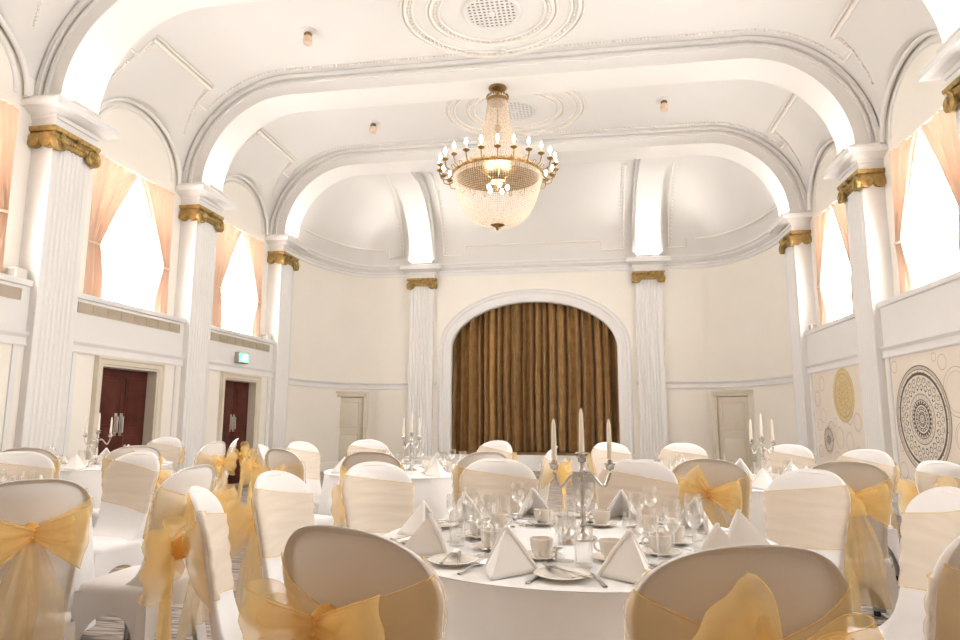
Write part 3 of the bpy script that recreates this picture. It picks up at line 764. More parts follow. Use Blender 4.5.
# ------------------------------------------------------------------ chandelier
def chandelier(loc):
    e = empty('chandelier', loc, 0, 'large crystal chandelier with a ring of lit candle bulbs hanging from the ceiling', 'chandelier')
    b = MB(); b.lathe([(.0, 0), (.15, 0), (.15, -.02), (.11, -.05), (.03, -.07), (.03, -.10)], n=28); b.build('ceiling_plate', M['bronze'], e, smooth=40)
    b = MB(); z = -.10
    b.tube([(0, 0, -.1), (0, 0, -1.75)], .012, 8); b.lathe([(.0, -.62), (.05, -.66), (.06, -.70), (.04, -.74), (0, -.78)], n=14)
    b.build('suspension_rod', M['bronze'], e, smooth=40)
    b = MB(); b.lathe([(.165, -.20), (.175, -.20), (.175, -.26), (.165, -.26)], n=36)
    for j in range(24):
        a = 2 * pi * j / 24; b.octa((.175 * cos(a), .175 * sin(a), -.165), .016, .035)
    for j in range(4):
        a = pi / 2 * j; b.tube([(0, 0, -.23), (.17 * cos(a), .17 * sin(a), -.23)], .008, 6)
    b.build('crown', M['bronze'], e, smooth=40)
    RZ, RR = -1.50, .70
    # tent of bead strings
    b = MB()
    for j in range(84):
        a = 2 * pi * j / 84
        for q in range(54):
            t = q / 53; r = .165 + (RR - .165) * (.22 * t + .78 * t ** 3.2); zz = -.26 + (RZ + .26) * t
            b.octa((r * cos(a), r * sin(a), zz), .0085, .013)
    tag(b.build('bead_strings', M['crystal'], e), 'veil of clear bead strings', kind='stuff')
    b = MB()
    for j in range(110):
        a = 2 * pi * j / 110
        for q in range(36):
            t = q / 35; f = t * pi / 2; r = RR * (cos(f) ** .55 if t < 1 else 0) * (1 - .06 * t); zz = RZ - .03 - .80 * sin(f) ** 1.25
            if r < .05: continue
            b.octa((r * cos(a), r * sin(a), zz), .010, .014)
    for q in range(3):
        for j in range(140):
            a = 2 * pi * j / 140; b.octa(((RR + .01) * cos(a), (RR + .01) * sin(a), RZ - .02 - q * .035), .012, .018)
    tag(b.build('bead_basket', M['crystal'], e), 'basket of clear bead strings', kind='stuff')
    b = MB(); b.lathe([(RR - .02, RZ - .02), (RR + .015, RZ - .03), (RR + .025, RZ), (RR + .015, RZ + .03), (RR - .02, RZ + .02), (RR - .02, RZ - .02)], n=64)
    for j in range(60):
        a = 2 * pi * j / 60; b.sph(((RR + .025) * cos(a), (RR + .025) * sin(a), RZ), .014, 6, 4)
    b.build('ring', M['bronze'], e, smooth=40)
    b = MB()
    for j in range(8):
        a = 2 * pi * j / 8 + .2; b.tube([(.06 * cos(a), .06 * sin(a), RZ - .10), (RR * .5 * cos(a), RR * .5 * sin(a), RZ - .05), (RR * cos(a), RR * sin(a), RZ)], .009, 6)
    b.lathe([(.0, RZ - .06), (.12, RZ - .08), (.14, RZ - .12), (.05, RZ - .16), (0, RZ - .17)], n=20); b.build('inner_frame', M['bronze'], e, smooth=40)
    for j in range(5):
        a = 2 * pi * j / 5
        b = MB(); b.sph((.16 * cos(a), .16 * sin(a), RZ - .22), .03, 10, 7, 1.4); b.build('inner_bulb', M['bulb'], e, smooth=60)
    b = MB(); b.lathe([(0, RZ - .80), (.10, RZ - .80), (.11, RZ - .83), (.04, RZ - .87), (.03, RZ - .90), (0, RZ - .93)], n=18); b.build('finial', M['bronze'], e, smooth=40)
    arm0 = None
    n = 24
    for j in range(n):
        a = 2 * pi * (j + .5) / n
        if arm0 is None:
            b = MB()
            b.tube([(RR + .02, 0, RZ), (RR + .07, 0, RZ - .05), (RR + .14, 0, RZ - .075), (RR + .21, 0, RZ - .045), (RR + .235, 0, RZ + .03), (RR + .235, 0, RZ + .07)], .010, 8)
            b.tube([(RR + .05, 0, RZ - .01), (RR + .09, 0, RZ + .03), (RR + .13, 0, RZ + .01), (RR + .11, 0, RZ - .03)], .006, 6)
            b.lathe([(.0, 0), (.02, .0), (.05, .02), (.055, .03), (.015, .03), (.02, .05), (.012, .055)], RR + .235, 0, RZ + .06, n=12)
            arm0 = b.build('candle_arm', M['bronze'], e, smooth=40)
            b = MB(); b.lathe([(.014, 0), (.014, .07)], RR + .235, 0, RZ + .11, n=10); b.build('candle_tube', M['candle'], arm0, smooth=40)
            b = MB(); b.lathe([(.010, 0), (.021, .02), (.023, .042), (.013, .078), (.003, .102)], RR + .235, 0, RZ + .175, n=10); b.build('bulb', M['bulb'], arm0, smooth=60)
            arm0.rotation_euler.z = a
        else:
            c = copy_tree(arm0, e); c.rotation_euler.z = a
    return e
chandelier((-.12, 9.96, 6.62))

# ------------------------------------------------------------------ chairs
def make_chair(variant=0):
    e = empty('banquet_chair')
    def hw(z):
        if z < .84:
            for (z0, a), (z1, c) in zip([(.30, .178), (.45, .180), (.62, .186), (.75, .198), (.84, .210)][:-1], [(.45, .180), (.62, .186), (.75, .198), (.84, .210)]):
                if z <= z1: t = (z - z0) / (z1 - z0); t = t * t * (3 - 2 * t) if 0 else t; return 1.16 * (a + (c - a) * max(0, t))
        t = min(1, (z - .84) / .16); return 1.16 * .210 * (1 - t ** 2.3) ** (1 / 2.3)
    def xc(z): return -.185 - .115 * (max(0, z - .4) / .6) ** 1.2
    def sec(z, N=96, grow=0.0):
        h = max(hw(z), .004) + grow; t = (.030 * (1 - max(0, (z - .90) / .10) ** 3.0) if z > .90 else .030) + grow
        t = max(t, .002 + grow); pts = []
        for k in range(N):
            a = 2 * pi * k / N; c, s = cos(a), sin(a)
            y = h * (abs(c) ** .45) * (1 if c >= 0 else -1); x = t * (abs(s) ** .7) * (1 if s >= 0 else -1)
            x += .040 * (y / .21) ** 2
            if s > 0: x += .15 * exp(-max(0, z - .40) / .045) * min(1, s * 3)
            else:
                F = (abs(y) / (hw(min(z, .84)) + 1e-6)) ** 2.6 + (max(0, z - .84) / .16) ** 2.6
                q_ = max(0, min(1, (.95 - F) / .22)); x += .032 * q_ * q_ * (3 - 2 * q_)
            pts.append((xc(z) + x, y, z))
        return pts
    zs = [.34, .37, .40, .42, .44, .47, .50, .55, .60, .65, .70, .75, .80, .84] + [.84 + .16 * sin(pi / 2 * j / 26) for j in range(1, 27)]
    b = MB(); b.grid([sec(z) for z in zs], closeu=True); b.poly(sec(zs[-1])); b.build('backrest', M['cover'], e, smooth=60)
    # seat cushion under the cover
    b = MB(); rows = []
    def rr(hx, hy, cx, z, r=.06, n=8):
        hy *= 1.10
        pts = []
        for sx, sy, a0 in ((1, 1, 0), (-1, 1, pi / 2), (-1, -1, pi), (1, -1, 1.5 * pi)):
            for j in range(n + 1):
                a = a0 + pi / 2 * j / n; pts.append((cx + sx * (hx - r) + r * cos(a), sy * (hy - r) + r * sin(a), z))
        return pts
    b.grid([rr(.20, .198, .01, .34), rr(.205, .203, .01, .37), rr(.207, .205, .01, .395), rr(.203, .201, .01, .412), rr(.19, .188, .01, .424, .05), rr(.15, .148, .01, .431, .05), rr(.08, .08, .01, .434, .04)], closeu=True)
    b.poly(rr(.08, .08, .01, .434, .04)); b.build('seat', M['cover'], e, smooth=60)
    # stretched skirt with an arch on each side between the legs
    sides = [((.21, -.226), (.21, .226)), ((.21, .226), (-.20, .226)), ((-.20, .226), (-.20, -.226)), ((-.20, -.226), (.21, -.226))]
    b = MB()
    for q, (p0, p1) in enumerate(sides):
        nx, ny = [(1, 0), (0, 1), (-1, 0), (0, -1)][q]; rows = []
        ss = [0, .05, .10, .13] + [.5 - .36 * cos(pi * j / 20) for j in range(21)] + [.87, .90, .95, 1]
        for i in range(9):
            v = i / 8; row = []
            for s in ss:
                d = abs(s - .5) / .36; hb = .27 * (1 - d ** 2.6) ** (1 / 2.6) if d < 1 else 0
                zz = .385 + (hb + .012 - .385) * v
                fl = .035 * ((.385 - zz) / .385) ** 1.5; pinch = -.018 * sin(pi * min(1, max(0, s))) * v
                x = p0[0] + (p1[0] - p0[0]) * s; y = p0[1] + (p1[1] - p0[1]) * s
                sx = (x - .005) / .205; sy = y / .205
                row.append((x + fl * sx + nx * pinch, y + fl * sy + ny * pinch, zz))
            rows.append(row)
        b.grid(rows)
    b.build('skirt', M['cover'], e, smooth=50)
    for sx in (-1, 1):
        for sy in (-1, 1):
            b = MB(); b.tube([(.005 + sx * .17, sy * .17, .38), (.005 + sx * .205, sy * .205, .012)], .013, 8); lg = b.build('leg', M['steel'], e, smooth=50)
            b = MB(); b.lathe([(.02, 0), (.02, .02), (.015, .03)], .005 + sx * .205, sy * .205, 0, n=10); b.build('foot_cap', M['rubber'], lg, smooth=40)
    # organza sash : front band, two gathered rear wings, knot, bow loops, tails
    R = random.Random(11 + variant)
    ZT, ZBm = (.905, .625)
    KZ = .79
    b = MB(); rows = []
    N = 96
    for i in range(15):
        z = ZBm + (ZT - ZBm) * i / 14; g = .006 + .0025 * sin(i * 1.9) + .001 * sin(i * 4)
        s0 = sec(z, N, g); sl = (.03 if i in (0, 14) else .024) * (1 if variant % 2 else -1)
        rows.append([sec(z + sl * s0[q][1] / .2, N, g)[q] for q in range(0, N // 2 + 1)])
    b.grid(rows); sash = b.build('sash', M['sashfront'], e, smooth=60)
    for rw in (rows[0], rows[-1]):
        b = MB(); b.tube(rw, .0022, 5); b.build('hem', M['sash'], sash, smooth=60)
    def rear_x(y, z): 
        h = hw(z); return xc(z) - .030 + .04 * (y / .21) ** 2 - .010
    for sy in (-1, 1):
        b = MB(); rows = []
        for i in range(15):
            v = i / 14; row = []
            for j in range(17):
                u = j / 16      # 0 edge -> 1 knot
                z0 = ZBm + (ZT - ZBm) * v; z1 = KZ + .03 * (v - .5) * 2 * .8
                uu = u ** .8
                z = z0 + (z1 - z0) * uu; y = sy * (hw(min(z0, .9)) + .006) * (1 - u) + sy * .01 * u
                x = rear_x(y, z) + .03 * (1 - u) ** 4 * 1.0 - .008 * sin(v * 16) * u * (1 - u * .5) - .012 * u
                row.append((x, y, z))
            rows.append(row)
        b.grid(rows); b.tube(rows[-1], .003, 5); b.tube(rows[0], .0022, 5); b.build('wing', M['sash'], sash, smooth=60)
    kx = rear_x(0, KZ) - .03
    b = MB(); b.sph((kx, 0, KZ), .034, 12, 8, 1.25); b.v = [(v[0] + .006 * sin(v[2] * 200), v[1] + .004 * sin(v[2] * 230), v[2]) for v in b.v]
    b.build('knot', M['knot'], sash, smooth=60)
    for sy in (-1, 1):
        b = MB(); L = .185 + .02 * R.random(); tilt = -.18 + .22 * R.random(); H = .085 + .02 * R.random()
        if variant == 1 and sy > 0: tilt = .75; L = .17
        for lay in (1.0, .74):
            rows = []
            for i in range(33):
                q = i / 32; rad = sin(pi * q) ** .75; row = []
                dep = .055 * lay * sin(2 * pi * q) * (rad ** .5)
                for j in range(15):
                    s = -1 + 2 * j / 14
                    half = .018 + H * rad ** .9
                    ca, sa = cos(tilt), sin(tilt)
                    u = rad * L * lay * (1 - .10 * s * s); w = s * half * lay - .02 * rad
                    rip = .009 * sin(s * 7.5 + i * .12 + sy + lay * 5) * (1 - abs(2 * q - 1) * .2) * min(1, rad * 3)
                    row.append((kx - .012 - .02 * rad + dep * .8 + rip - .02, sy * (u * ca - w * sa * (1 if sy > 0 else 1) * 1), KZ + u * sa + w * ca))
                rows.append(row)
            b.grid(rows); b.tube([rows[i][0] for i in range(33)], .0018, 4); b.tube([rows[i][14] for i in range(33)], .0018, 4)
        b.build('bow_loop', M['sash'], sash, smooth=70)
    for sy in (-1, 1):
        b = MB(); rows = []; L = .58 + .06 * R.random(); sp = .10 + .03 * R.random()
        for i in range(25):
            v = i / 24; row = []
            wd = .015 + .075 * min(1, v * 2.2) ** .7
            for j in range(13):
                s = -1 + 2 * j / 12
                y = sy * (.015 + sp * v ** .8) * .6 + s * wd; z = KZ - .02 - L * v - .01 * s * sy
                x = kx - .018 - .028 * sin(pi * min(1, v * 1.2)) + .012 * sin(s * 8 + v * 3) * min(1, v * 4) - .006 * sy
                row.append((x + .02 * v, y, z))
            rows.append(row)
        b.grid(rows); b.build('tail', M['sash'], sash, smooth=70)
    return e
chairA = make_chair(0); chairB = make_chair(1)

# tables: centre, radius
TR = .80
TAB = {'main': (1.15, 2.84), 'left': (-2.28, 3.0), 'farleft': (-4.0, 6.3), 'middle': (-.46, 6.2), 'right': (2.30, 5.74)}
def chair(x, y, tx, ty, lab, turn=0, v=0, m=1.41):
    """x,y: where the top of the back stands; faces tx,ty"""
    d = math.hypot(x - tx, y - ty)
    if d < m: x, y = tx + (x - tx) * m / d, ty + (y - ty) * m / d
    a = atan2(ty - y, tx - x) + radians(turn)
    ox, oy = x + .30 * cos(a), y + .30 * sin(a)
    return place((chairA, chairB)[v], (ox, oy, 0), a, lab, 'chair', 'white covered banquet chairs with sashes')
T = TAB['main']
chair(.625, 1.50, *T, 'covered chair seen from behind with a spread yellow bow, front left at the foreground table')
chair(1.54, 1.43, *T, 'covered chair seen from behind with an upright bow loop, front right and nearest the camera', v=1)
chair(-.21, 2.23, *T, 'covered chair seen edge-on with a big bow, left of the foreground table')
chair(-.27, 2.95, *T, 'covered chair with pale sash facing right, behind the edge-on chair with the big bow')
chair(-.02, 3.67, *T, 'covered chair with pale sash facing the camera, far left of the foreground table')
chair(.66, 4.10, *T, 'covered chair with cream front behind the wine glasses, in front of the stage curtain')
chair(1.47, 4.02, *T, 'covered chair with cream front behind the candelabra, right of the stage curtain')
chair(2.33, 3.58, *T, 'covered chair with pale sash facing left, far right of the foreground table', v=1)
chair(2.32, 2.76, *T, 'leaning covered chair with pale sash in profile, right of the foreground table', v=1)
chair(2.25, 1.94, *T, 'covered chair cut off by the right picture edge, nearest at the right')
T = TAB['left']
chair(-1.15, 2.46, *T, 'covered chair seen from behind with yellow bow, cut off by the left picture edge', turn=-8)
chair(-.82, 3.27, *T, 'covered chair turned left with its bow behind, between the left table and the edge-on chair', turn=-12)
chair(-1.99, 4.40, *T, 'covered chair with pale sash facing the camera beside the left table')
chair(-2.84, 4.14, *T, 'covered chair with cream front at the left picture edge', turn=10)
T = TAB['farleft']
chair(-3.37, 4.81, *T, 'covered chair seen from behind at the left picture edge, before the far left table')
chair(-2.71, 5.30, *T, 'covered chair seen from behind just behind the front-facing sash chair', v=1)
chair(-4.05, 7.45, *T, 'white covered chair in front of the near mahogany door, beyond the far left table')
chair(-2.62, 6.42, *T, 'covered chair turned left with a yellow bow, right of the far left table', turn=-6)
chair(-2.95, 7.45, *T, 'narrow edge-on covered chair with bow, before the far mahogany door', turn=-15, v=1)
T = TAB['middle']
chair(-.39, 4.75, *T, 'covered chair seen from behind, at the front of the middle table')
chair(.46, 4.98, *T, 'covered chair seen from behind, front right of the middle table')
chair(.82, 6.05, *T, 'covered chair turned left with a yellow bow, right of the middle table')
chair(.21, 7.40, *T, 'white covered chair facing the camera in front of the stage, behind the middle table')
chair(-1.30, 7.35, *T, 'white covered chair facing the camera before the left cream door')
chair(-1.81, 6.62, *T, 'white covered chair with pale sash facing right, left of the middle table')
chair(-1.79, 5.80, *T, 'narrow edge-on covered chair facing right, front left of the middle table', v=1)
chair(-1.22, 5.12, *T, 'covered chair seen obliquely from behind, facing the middle table', turn=8)
T = TAB['right']
chair(1.97, 4.42, *T, 'covered chair seen from behind with a yellow bow, before the right candelabra', v=1)
chair(2.75, 4.30, *T, 'covered chair seen from behind, behind the right front-facing sash chair', turn=-26)
chair(3.52, 6.05, *T, 'covered chair with pale sash facing left, under the murals', turn=25, m=1.3)
chair(3.21, 7.0, *T, 'pale covered chair at the far right, before the right pilaster')
chair(2.20, 6.95, *T, 'pale covered chair before the right cream door')
chair(1.42, 7.2, *T, 'white covered chair below the right stage pilaster, beyond the right table', turn=0)
chair(3.32, 4.51, 3.95, 3.2, 'covered chair with cream sash below the black mandala mural')
chair(3.08, 3.70, 4.1, 3.45, 'covered chair with yellow bow at the right picture edge below the mural', v=1, m=0)

# ------------------------------------------------------------------ tables and tablecloths
def make_table():
    e = empty('round_table')
    b = MB(); b.lathe([(0, .712), (TR - .02, .712), (TR - .015, .73), (TR - .02, .738), (0, .738)], n=48); b.build('tabletop', M['wood'], e, smooth=40)
    for sx in (-1, 1):
        for sy in (-1, 1):
            b = MB(); b.tube([(sx * .34, sy * .34, .715), (sx * .40, sy * .40, 0)], .018, 8); b.build('leg', M['steel'], e, smooth=50)
    return e
def make_cloth(seed):
    R = random.Random(seed); ph = [R.random() * 6 for _ in range(4)]
    b = MB(); rows = []; N = 180
    for r in (.02, .25, .5, .7, .80, .815): rows.append([(r * cos(2 * pi * k / N), r * sin(2 * pi * k / N), .748) for k in range(N)])
    for i in range(16):
        v = i / 15; row = []
        for k in range(N):
            a = 2 * pi * k / N
            f = .5 + .5 * sin(11 * a + ph[0] + .8 * sin(3 * a + ph[1])); f = f ** 1.5
            am = .065 * v ** .8; am2 = .012 * v
            r = TR + .006 + am * f + am2 * sin(23 * a + ph[2]) + .012 * v
            row.append((r * cos(a), r * sin(a), .742 - .66 * v - (.004 if i else 0)))
        rows.append(row)
    b.grid(rows, closeu=True); b.poly(rows[0])
    return b.build('tablecloth', M['linen'], None, smooth=60)
tproto = make_table()
TN = {'main': 'the foreground table with the candelabra', 'left': 'the left table cut by the picture edge', 'farleft': 'the far left table before the near mahogany door', 'middle': 'the middle table before the stage', 'right': 'the right table before the cream door'}
for i, (kx_, (x, y)) in enumerate(TAB.items()):
    place(tproto, (x, y, 0), i * .4, 'round table under the white cloth, ' + TN[kx_], 'table', 'round banquet tables')
    o = make_cloth(20 + i); o.location = (x, y, 0); tag(o, 'white tablecloth hanging in folds over ' + TN[kx_], 'tablecloth', 'white tablecloths')
TZ = .7485

# ------------------------------------------------------------------ tableware prototypes
def p_napkin():
    b = MB()
    A = (.012, 0, .142); F = (-.115, .0, .0); Lf = (.055, -.092, .004); Rt = (.055, .092, .004)
    def tri(p, q, r, n=10, bulge=.008, off=0):
        p, q, r = Vector(p), Vector(q), Vector(r); nn = (q - p).cross(r - p).normalized(); rows = []
        for i in range(n + 1):
            t = i / n; a = p.lerp(q, t); c = p.lerp(r, t)
            rows.append([tuple(a.lerp(c, j / n) + nn * (bulge * sin(pi * j / n) * t * (1 if bulge else 0) + off)) for j in range(n + 1)])
        b.grid(rows)
    tri(A, F, Lf); tri(A, Rt, F)
    tri((.008, 0, .134), (-.09, .0, 0.0), (.062, -.08, 0), off=0); tri((.008, 0, .134), (.062, .08, 0), (-.09, .0, 0.0))
    for e_ in (Lf, Rt): b.tube([A, tuple(Vector(A).lerp(Vector(e_), .5) + Vector((.004, 0, .004))), e_], [.007, .008, .006], 8)
    o = b.build('napkin', M['napkin'], None, smooth=35)
    md = o.modifiers.new('thick', 'SOLIDIFY'); md.thickness = .0025; md.offset = 0
    return o
def p_plate():
    b = MB(); b.lathe([(0, .004), (.055, .004), (.06, .008), (.088, .014), (.090, .016), (.087, .018), (.06, .012), (.05, .008), (0, .008)], n=40)
    b.lathe([(.052, 0), (.056, .005), (.05, .005), (.048, 0)], n=32); return b.build('side_plate', M['china'], None, smooth=50)
def p_saucer():
    b = MB(); b.lathe([(0, .003), (.04, .003), (.045, .005), (.072, .014), (.075, .016), (.072, .018), (.04, .009), (0, .008)], n=36)
    b.lathe([(.036, 0), (.042, .005), (.034, .005)], n=28); return b.build('saucer', M['china'], None, smooth=50)
def p_cup():
    e = empty('cup')
    b = MB(); b.lathe([(0, .002), (.026, 0), (.028, .006), (.036, .016), (.041, .036), (.043, .062), (.0415, .063), (.039, .036), (.033, .016), (.02, .008), (0, .008)], n=32); b.build('bowl', M['china'], e, smooth=50)
    b = MB(); b.tube([(.040, 0, .052), (.055, 0, .056), (.066, 0, .046), (.064, 0, .030), (.052, 0, .020), (.037, 0, .020)], .0045, 8); b.build('handle', M['china'], e, smooth=50)
    return e
def p_wine(h=.19, r=.036):
    e = empty('wine_glass')
    b = MB(); s = h - .095
    b.lathe([(.004, s), (.018, s + .006), (.031, s + .024), (r, s + .048), (r * .96, s + .075), (r * .86, h), (r * .82, h), (r * .92, s + .075), (r - .0025, s + .048), (.028, s + .026), (.015, s + .01), (0, s + .006)], n=28); b.build('bowl', M['glass'], e, smooth=60)
    b = MB(); b.lathe([(.034, 0), (.034, .002), (.012, .006), (.004, .014), (.0035, s * .5), (.0045, s), (.006, s + .003)], n=20); b.build('stem', M['glass'], e, smooth=60)
    return e
def p_tumbler():
    b = MB(); b.lathe([(0, 0), (.028, 0), (.030, .004), (.033, .13), (.031, .13), (.0275, .012), (0, .012)], n=26); return b.build('tall_tumbler', M['glass'], None, smooth=50)
def p_knife():
    b = MB(); b.bbox(-.11, -.005, -.0055, .0055, 0, .006, .0025)
    pts = [(-.005, -.006), (.08, -.009), (.105, -.004), (.112, .003), (.1, .006), (-.005, .005)]
    b.poly([(x, y, .0045) for x, y in pts]); b.poly([(x, y, .0025) for x, y in pts]); b.grid([[(x, y, .0025) for x, y in pts + pts[:1]], [(x, y, .0045) for x, y in pts + pts[:1]]])
    return b.build('knife', M['silver'], None, smooth=30)
def curve_strip(b, pts, th=.0018):
    up = [[(x, -w, z + th) for x, w, z in pts], [(x, w, z + th) for x, w, z in pts]]; dn = [[(x, -w, z) for x, w, z in pts], [(x, w, z) for x, w, z in pts]]
    b.grid(up); b.grid(dn); b.grid([up[0], dn[0]]); b.grid([up[1], dn[1]])
def p_fork():
    b = MB(); curve_strip(b, [(-.10, .007, .001), (-.07, .0055, .003), (-.02, .003, .009), (.02, .003, .011), (.035, .007, .009), (.05, .0115, .005), (.058, .012, .004)])
    for j in range(4):
        y = -.0095 + j * .00633; b.tube([(.056, y, .0045), (.075, y, .005), (.10, y, .010)], .0016, 5)
    return b.build('fork', M['silver'], None, smooth=40)
def p_spoon():
    b = MB(); curve_strip(b, [(-.10, .007, .001), (-.07, .0055, .003), (-.02, .003, .009), (.03, .003, .011), (.045, .006, .009)])
    rows = []
    for i in range(9):
        t = -1 + 2 * i / 8; w = .019 * sqrt(max(0, 1 - t * t)) + .001
        rows.append([(.068 + t * .028, w * s, .003 + .007 * (s * s * .8 + t * t * .2)) for s in (-1, -.6, -.2, .2, .6, 1)])
    b.grid(rows); o = b.build('spoon', M['silver'], None, smooth=50); md = o.modifiers.new('thick', 'SOLIDIFY'); md.thickness = .0012
    return o
def p_candelabra():
    e = empty('candelabra')
    b = MB(); b.lathe([(0, 0), (.058, 0), (.060, .006), (.052, .012), (.030, .020), (.016, .034), (.012, .05), (.018, .058), (.018, .066), (.012, .074), (.011, .13), (.017, .14), (.012, .15), (.011, .22), (.015, .232), (.017, .245), (.010, .258), (.010, .275), (.016, .285), (.011, .295), (.010, .315)], n=24)
    b.build('stem', M['silver'], e, smooth=40)
    def cup(b, x, z): b.lathe([(.006, 0), (.017, .006), (.019, .022), (.024, .026), (.024, .029), (.013, .029), (.014, .046), (.012, .048)], x, 0, z, n=18)
    b = MB(); cup(b, 0, .312); b.lathe([(.026, .0), (.03, .004), (.026, .006)], 0, 0, .352, n=20); b.build('candle_cup', M['silver'], e, smooth=40)
    b = MB(); b.lathe([(.0125, 0), (.0085, .165), (.004, .185), (.0, .19)], 0, 0, .355, n=14); b.build('candle', M['candle'], e, smooth=50)
    for s in (-1, 1):
        b = MB(); pts = []
        for j in range(25):
            t = j / 24; pts.append((s * (.008 + .112 * t), 0, .245 + .022 * sin(2 * pi * t * .95 + .2) - .012 * t + .045 * max(0, t - .8) / .2))
        b.tube(pts, .0068, 8); b.sph((s * .03, 0, .258), .008, 8, 6); cup(b, s * .118, .282)
        arm = b.build('arm', M['silver'], e, smooth=50)
        b = MB(); b.lathe([(.0125, 0), (.0085, .15), (.004, .17), (.0, .175)], s * .118, 0, .325, n=14); b.build('candle', M['candle'], arm, smooth=50)
    return e
def p_votive():
    e = empty('votive_holder')
    b = MB(); b.lathe([(0, 0), (.036, 0), (.038, .004), (.038, .10), (.036, .10), (.0355, .006), (0, .006)], n=26); b.build('glass_cylinder', M['glass'], e, smooth=50)
    b = MB(); b.lathe([(0, .007), (.019, .007), (.019, .062), (0, .062)], n=18); b.build('wax', M['amber'], e, smooth=40)
    return e
PN, PP, PS, PC, PWG, PT, PK, PF, PSP = p_napkin(), p_plate(), p_saucer(), p_cup(), p_wine(), p_tumbler(), p_knife(), p_fork(), p_spoon()
PWS = p_wine(.165, .040); PWS.name = 'wine_glass'
PCD, PV = p_candelabra(), p_votive()
def on(c, ang, r, da=0): 
    a = radians(ang + da); return (c[0] + r * cos(a), c[1] + r * sin(a))
def setting(c, ang, where, full=True, flip=0):
    """one place laid at angle ang of the table centred at c; where: words that single the place out"""
    A = radians(ang); inward = A + pi
    def put(pr, r, da, cat, nm, rz=0, dz=0, grp=None):
        x, y = on(c, ang, r, da); place(pr, (x, y, TZ + dz), rz, '%s %s' % (nm, where), cat, grp)
    put(PN, .66, 0, 'napkin', 'white napkin folded to a standing pyramid', inward + radians(180 * 0) + (rn.random() - .5) * .5, 0, 'pyramid napkins')
    put(PS, .40, 3, 'saucer', 'saucer', 0, 0, 'saucers'); put(PC, .40, 3, 'cup', 'cream tea cup', inward + rn.random() * 2 - 1, .0095, 'tea cups')
    put(PWG, .50, 14, 'glass', 'wine glass', 0, 0, 'wine glasses'); put(PT, .50, 23.5, 'glass', 'tall tumbler', 0, 0, 'tall tumblers')
    if not full: return
    put(PWS, .41, 15, 'glass', 'wide wine glass', 0, 0, 'wide wine glasses')
    put(PP, .66, -19.5, 'plate', 'side plate', 0, 0, 'side plates')
    put(PF, .665, -10.5, 'fork', 'fork', inward, 0, 'forks'); put(PK, .66, 10.5, 'knife', 'dinner knife', inward, 0, 'dinner knives')
    x, y = on(c, ang, .66, -19.5); place(PF, (x - .015, y + .01, TZ + .0175), inward + .25, 'fork laid on the side plate %s' % where, 'fork', 'forks on the side plates'); place(PK, (x + .02, y, TZ + .0175), inward + .5, 'butter knife laid on the side plate %s' % where, 'knife', 'butter knives')
    x, y = on(c, ang, .40, 3); place(PSP, (x + .052 * cos(A + 1.9), y + .052 * sin(A + 1.9), TZ + .0165), A + 1.9 + pi / 2, 'teaspoon on the saucer %s' % where, 'spoon', 'teaspoons')
rn = random.Random(5)
c = TAB['main']
for ang, wh in ((-109, 'at the front left place of the foreground table'), (-73, 'at the front right place of the foreground table'), (-40, 'at the right front place of the foreground table'), (-4, 'at the right place of the foreground table'), (33, 'at the far right place of the foreground table'),
                (70, 'right behind the foreground candelabra'), (110, 'left behind the foreground candelabra'), (146, 'at the far left place of the foreground table'), (180, 'at the left place of the foreground table'), (-145, 'at the left front place of the foreground table')):
    setting(c, ang, wh)
def cand(key, dx, dy, rz, lab): 
    c = TAB[key]; return place(PCD, (c[0] + dx, c[1] + dy, TZ), rz, lab, 'candelabra', 'three-candle candelabras')
cand('main', .035, .03, radians(8), 'silver three-candle candelabra on the foreground table')
place(PV, (c[0] - .03, c[1] - .08, TZ), 0, 'glass cylinder with an amber candle at the foot of the foreground candelabra', 'candle holder')
cand('middle', .0, .0, radians(65), 'silver candelabra on the middle table, left of the stage')
cand('right', .34, .05, radians(-60), 'silver candelabra on the right table, before the cream door')
cand('farleft', .08, .0, radians(30), 'silver candelabra before the near mahogany door')
SIDE = {'left': ((0, 'at its right side'), (40, 'at its far right'), (75, 'at its far side'), (115, 'at its far left'), (-40, 'at its near right')),
        'farleft': tuple((a, w) for a, w in ((-60, 'at its near right'), (-105, 'at its near side'), (-150, 'at its near left'), (165, 'at its left side'), (115, 'at its far left'), (70, 'at its far side'), (25, 'at its far right'), (-15, 'at its right side'))),
        'middle': tuple((a, w) for a, w in ((-55, 'at its near right'), (-100, 'at its near side'), (-145, 'at its near left'), (170, 'at its left side'), (125, 'at its far left'), (80, 'at its far side'), (35, 'at its far right'), (-10, 'at its right side'))),
        'right': tuple((a, w) for a, w in ((-75, 'at its near side'), (-115, 'at its near left'), (-160, 'at its left side'), (155, 'at its far left'), (110, 'at its far side'), (65, 'at its far right'), (20, 'at its right side'), (-30, 'at its near right')))}
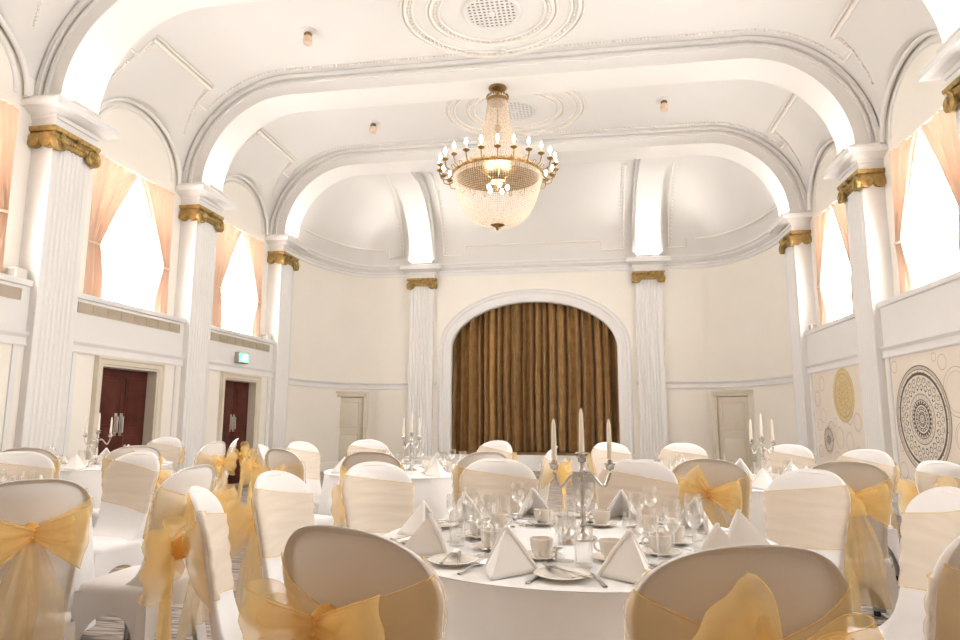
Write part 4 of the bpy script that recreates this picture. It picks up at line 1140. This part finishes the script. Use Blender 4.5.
SN = {'left': 'of the left table', 'farleft': 'of the far left table', 'middle': 'of the middle table', 'right': 'of the right table'}
for kk, lst in SIDE.items():
    for a, w in lst:
        setting(TAB[kk], a, '%s %s' % (w, SN[kk]), full=(kk in ('left',)))

# ------------------------------------------------------------------ light, world, camera
def lamp(loc, en, rad):      # glow of the chandelier in view, also used for an added fill lamp
    L = bpy.data.lights.new('chandelier_and_fill_lamp', 'POINT'); L.energy = en; L.color = (1, .94, .86); L.shadow_soft_size = rad
    o = bpy.data.objects.new('chandelier_and_fill_lamp', L); COL.objects.link(o); o.location = loc
lamp((-.12, 9.96, 4.82), 5, .2)
lamp((-.12, 3.9, 5.3), 50, .6)  # added fill lamp out of view, no chandelier built around it

wd = bpy.data.worlds.new('World'); S.world = wd; wd.use_nodes = True
wd.node_tree.nodes['Background'].inputs[0].default_value = (1, .97, .93, 1); wd.node_tree.nodes['Background'].inputs[1].default_value = 0.3

CX, CH, CF, CYAW, CPIT, CROL = 1.2068, 1.25, 651.886, .160, .149, .003
f = Vector((-sin(CYAW) * cos(CPIT), cos(CYAW) * cos(CPIT), sin(CPIT))); r = Vector((cos(CYAW), sin(CYAW), 0)); u = r.cross(f)
r2 = r * cos(CROL) + u * sin(CROL); u2 = -r * sin(CROL) + u * cos(CROL)
cd = bpy.data.cameras.new('camera'); cam = bpy.data.objects.new('camera', cd); COL.objects.link(cam)
mw = Matrix((r2, u2, -f)).transposed().to_4x4(); mw.translation = (CX, 0, CH); cam.matrix_world = mw
cd.sensor_width = 36; cd.lens = CF / 960 * 36; cd.clip_start = .05; cd.clip_end = 200
S.camera = cam
S.view_settings.view_transform = 'Standard'; S.view_settings.look = 'None'; S.view_settings.gamma = 1; S.view_settings.exposure = 1.58
S.cycles.max_bounces = 10; S.cycles.diffuse_bounces = 6; S.cycles.transparent_max_bounces = 24; S.cycles.glossy_bounces = 4; S.cycles.transmission_bounces = 6
S.cycles.sample_clamp_indirect = 8; S.cycles.caustics_reflective = False; S.cycles.caustics_refractive = False
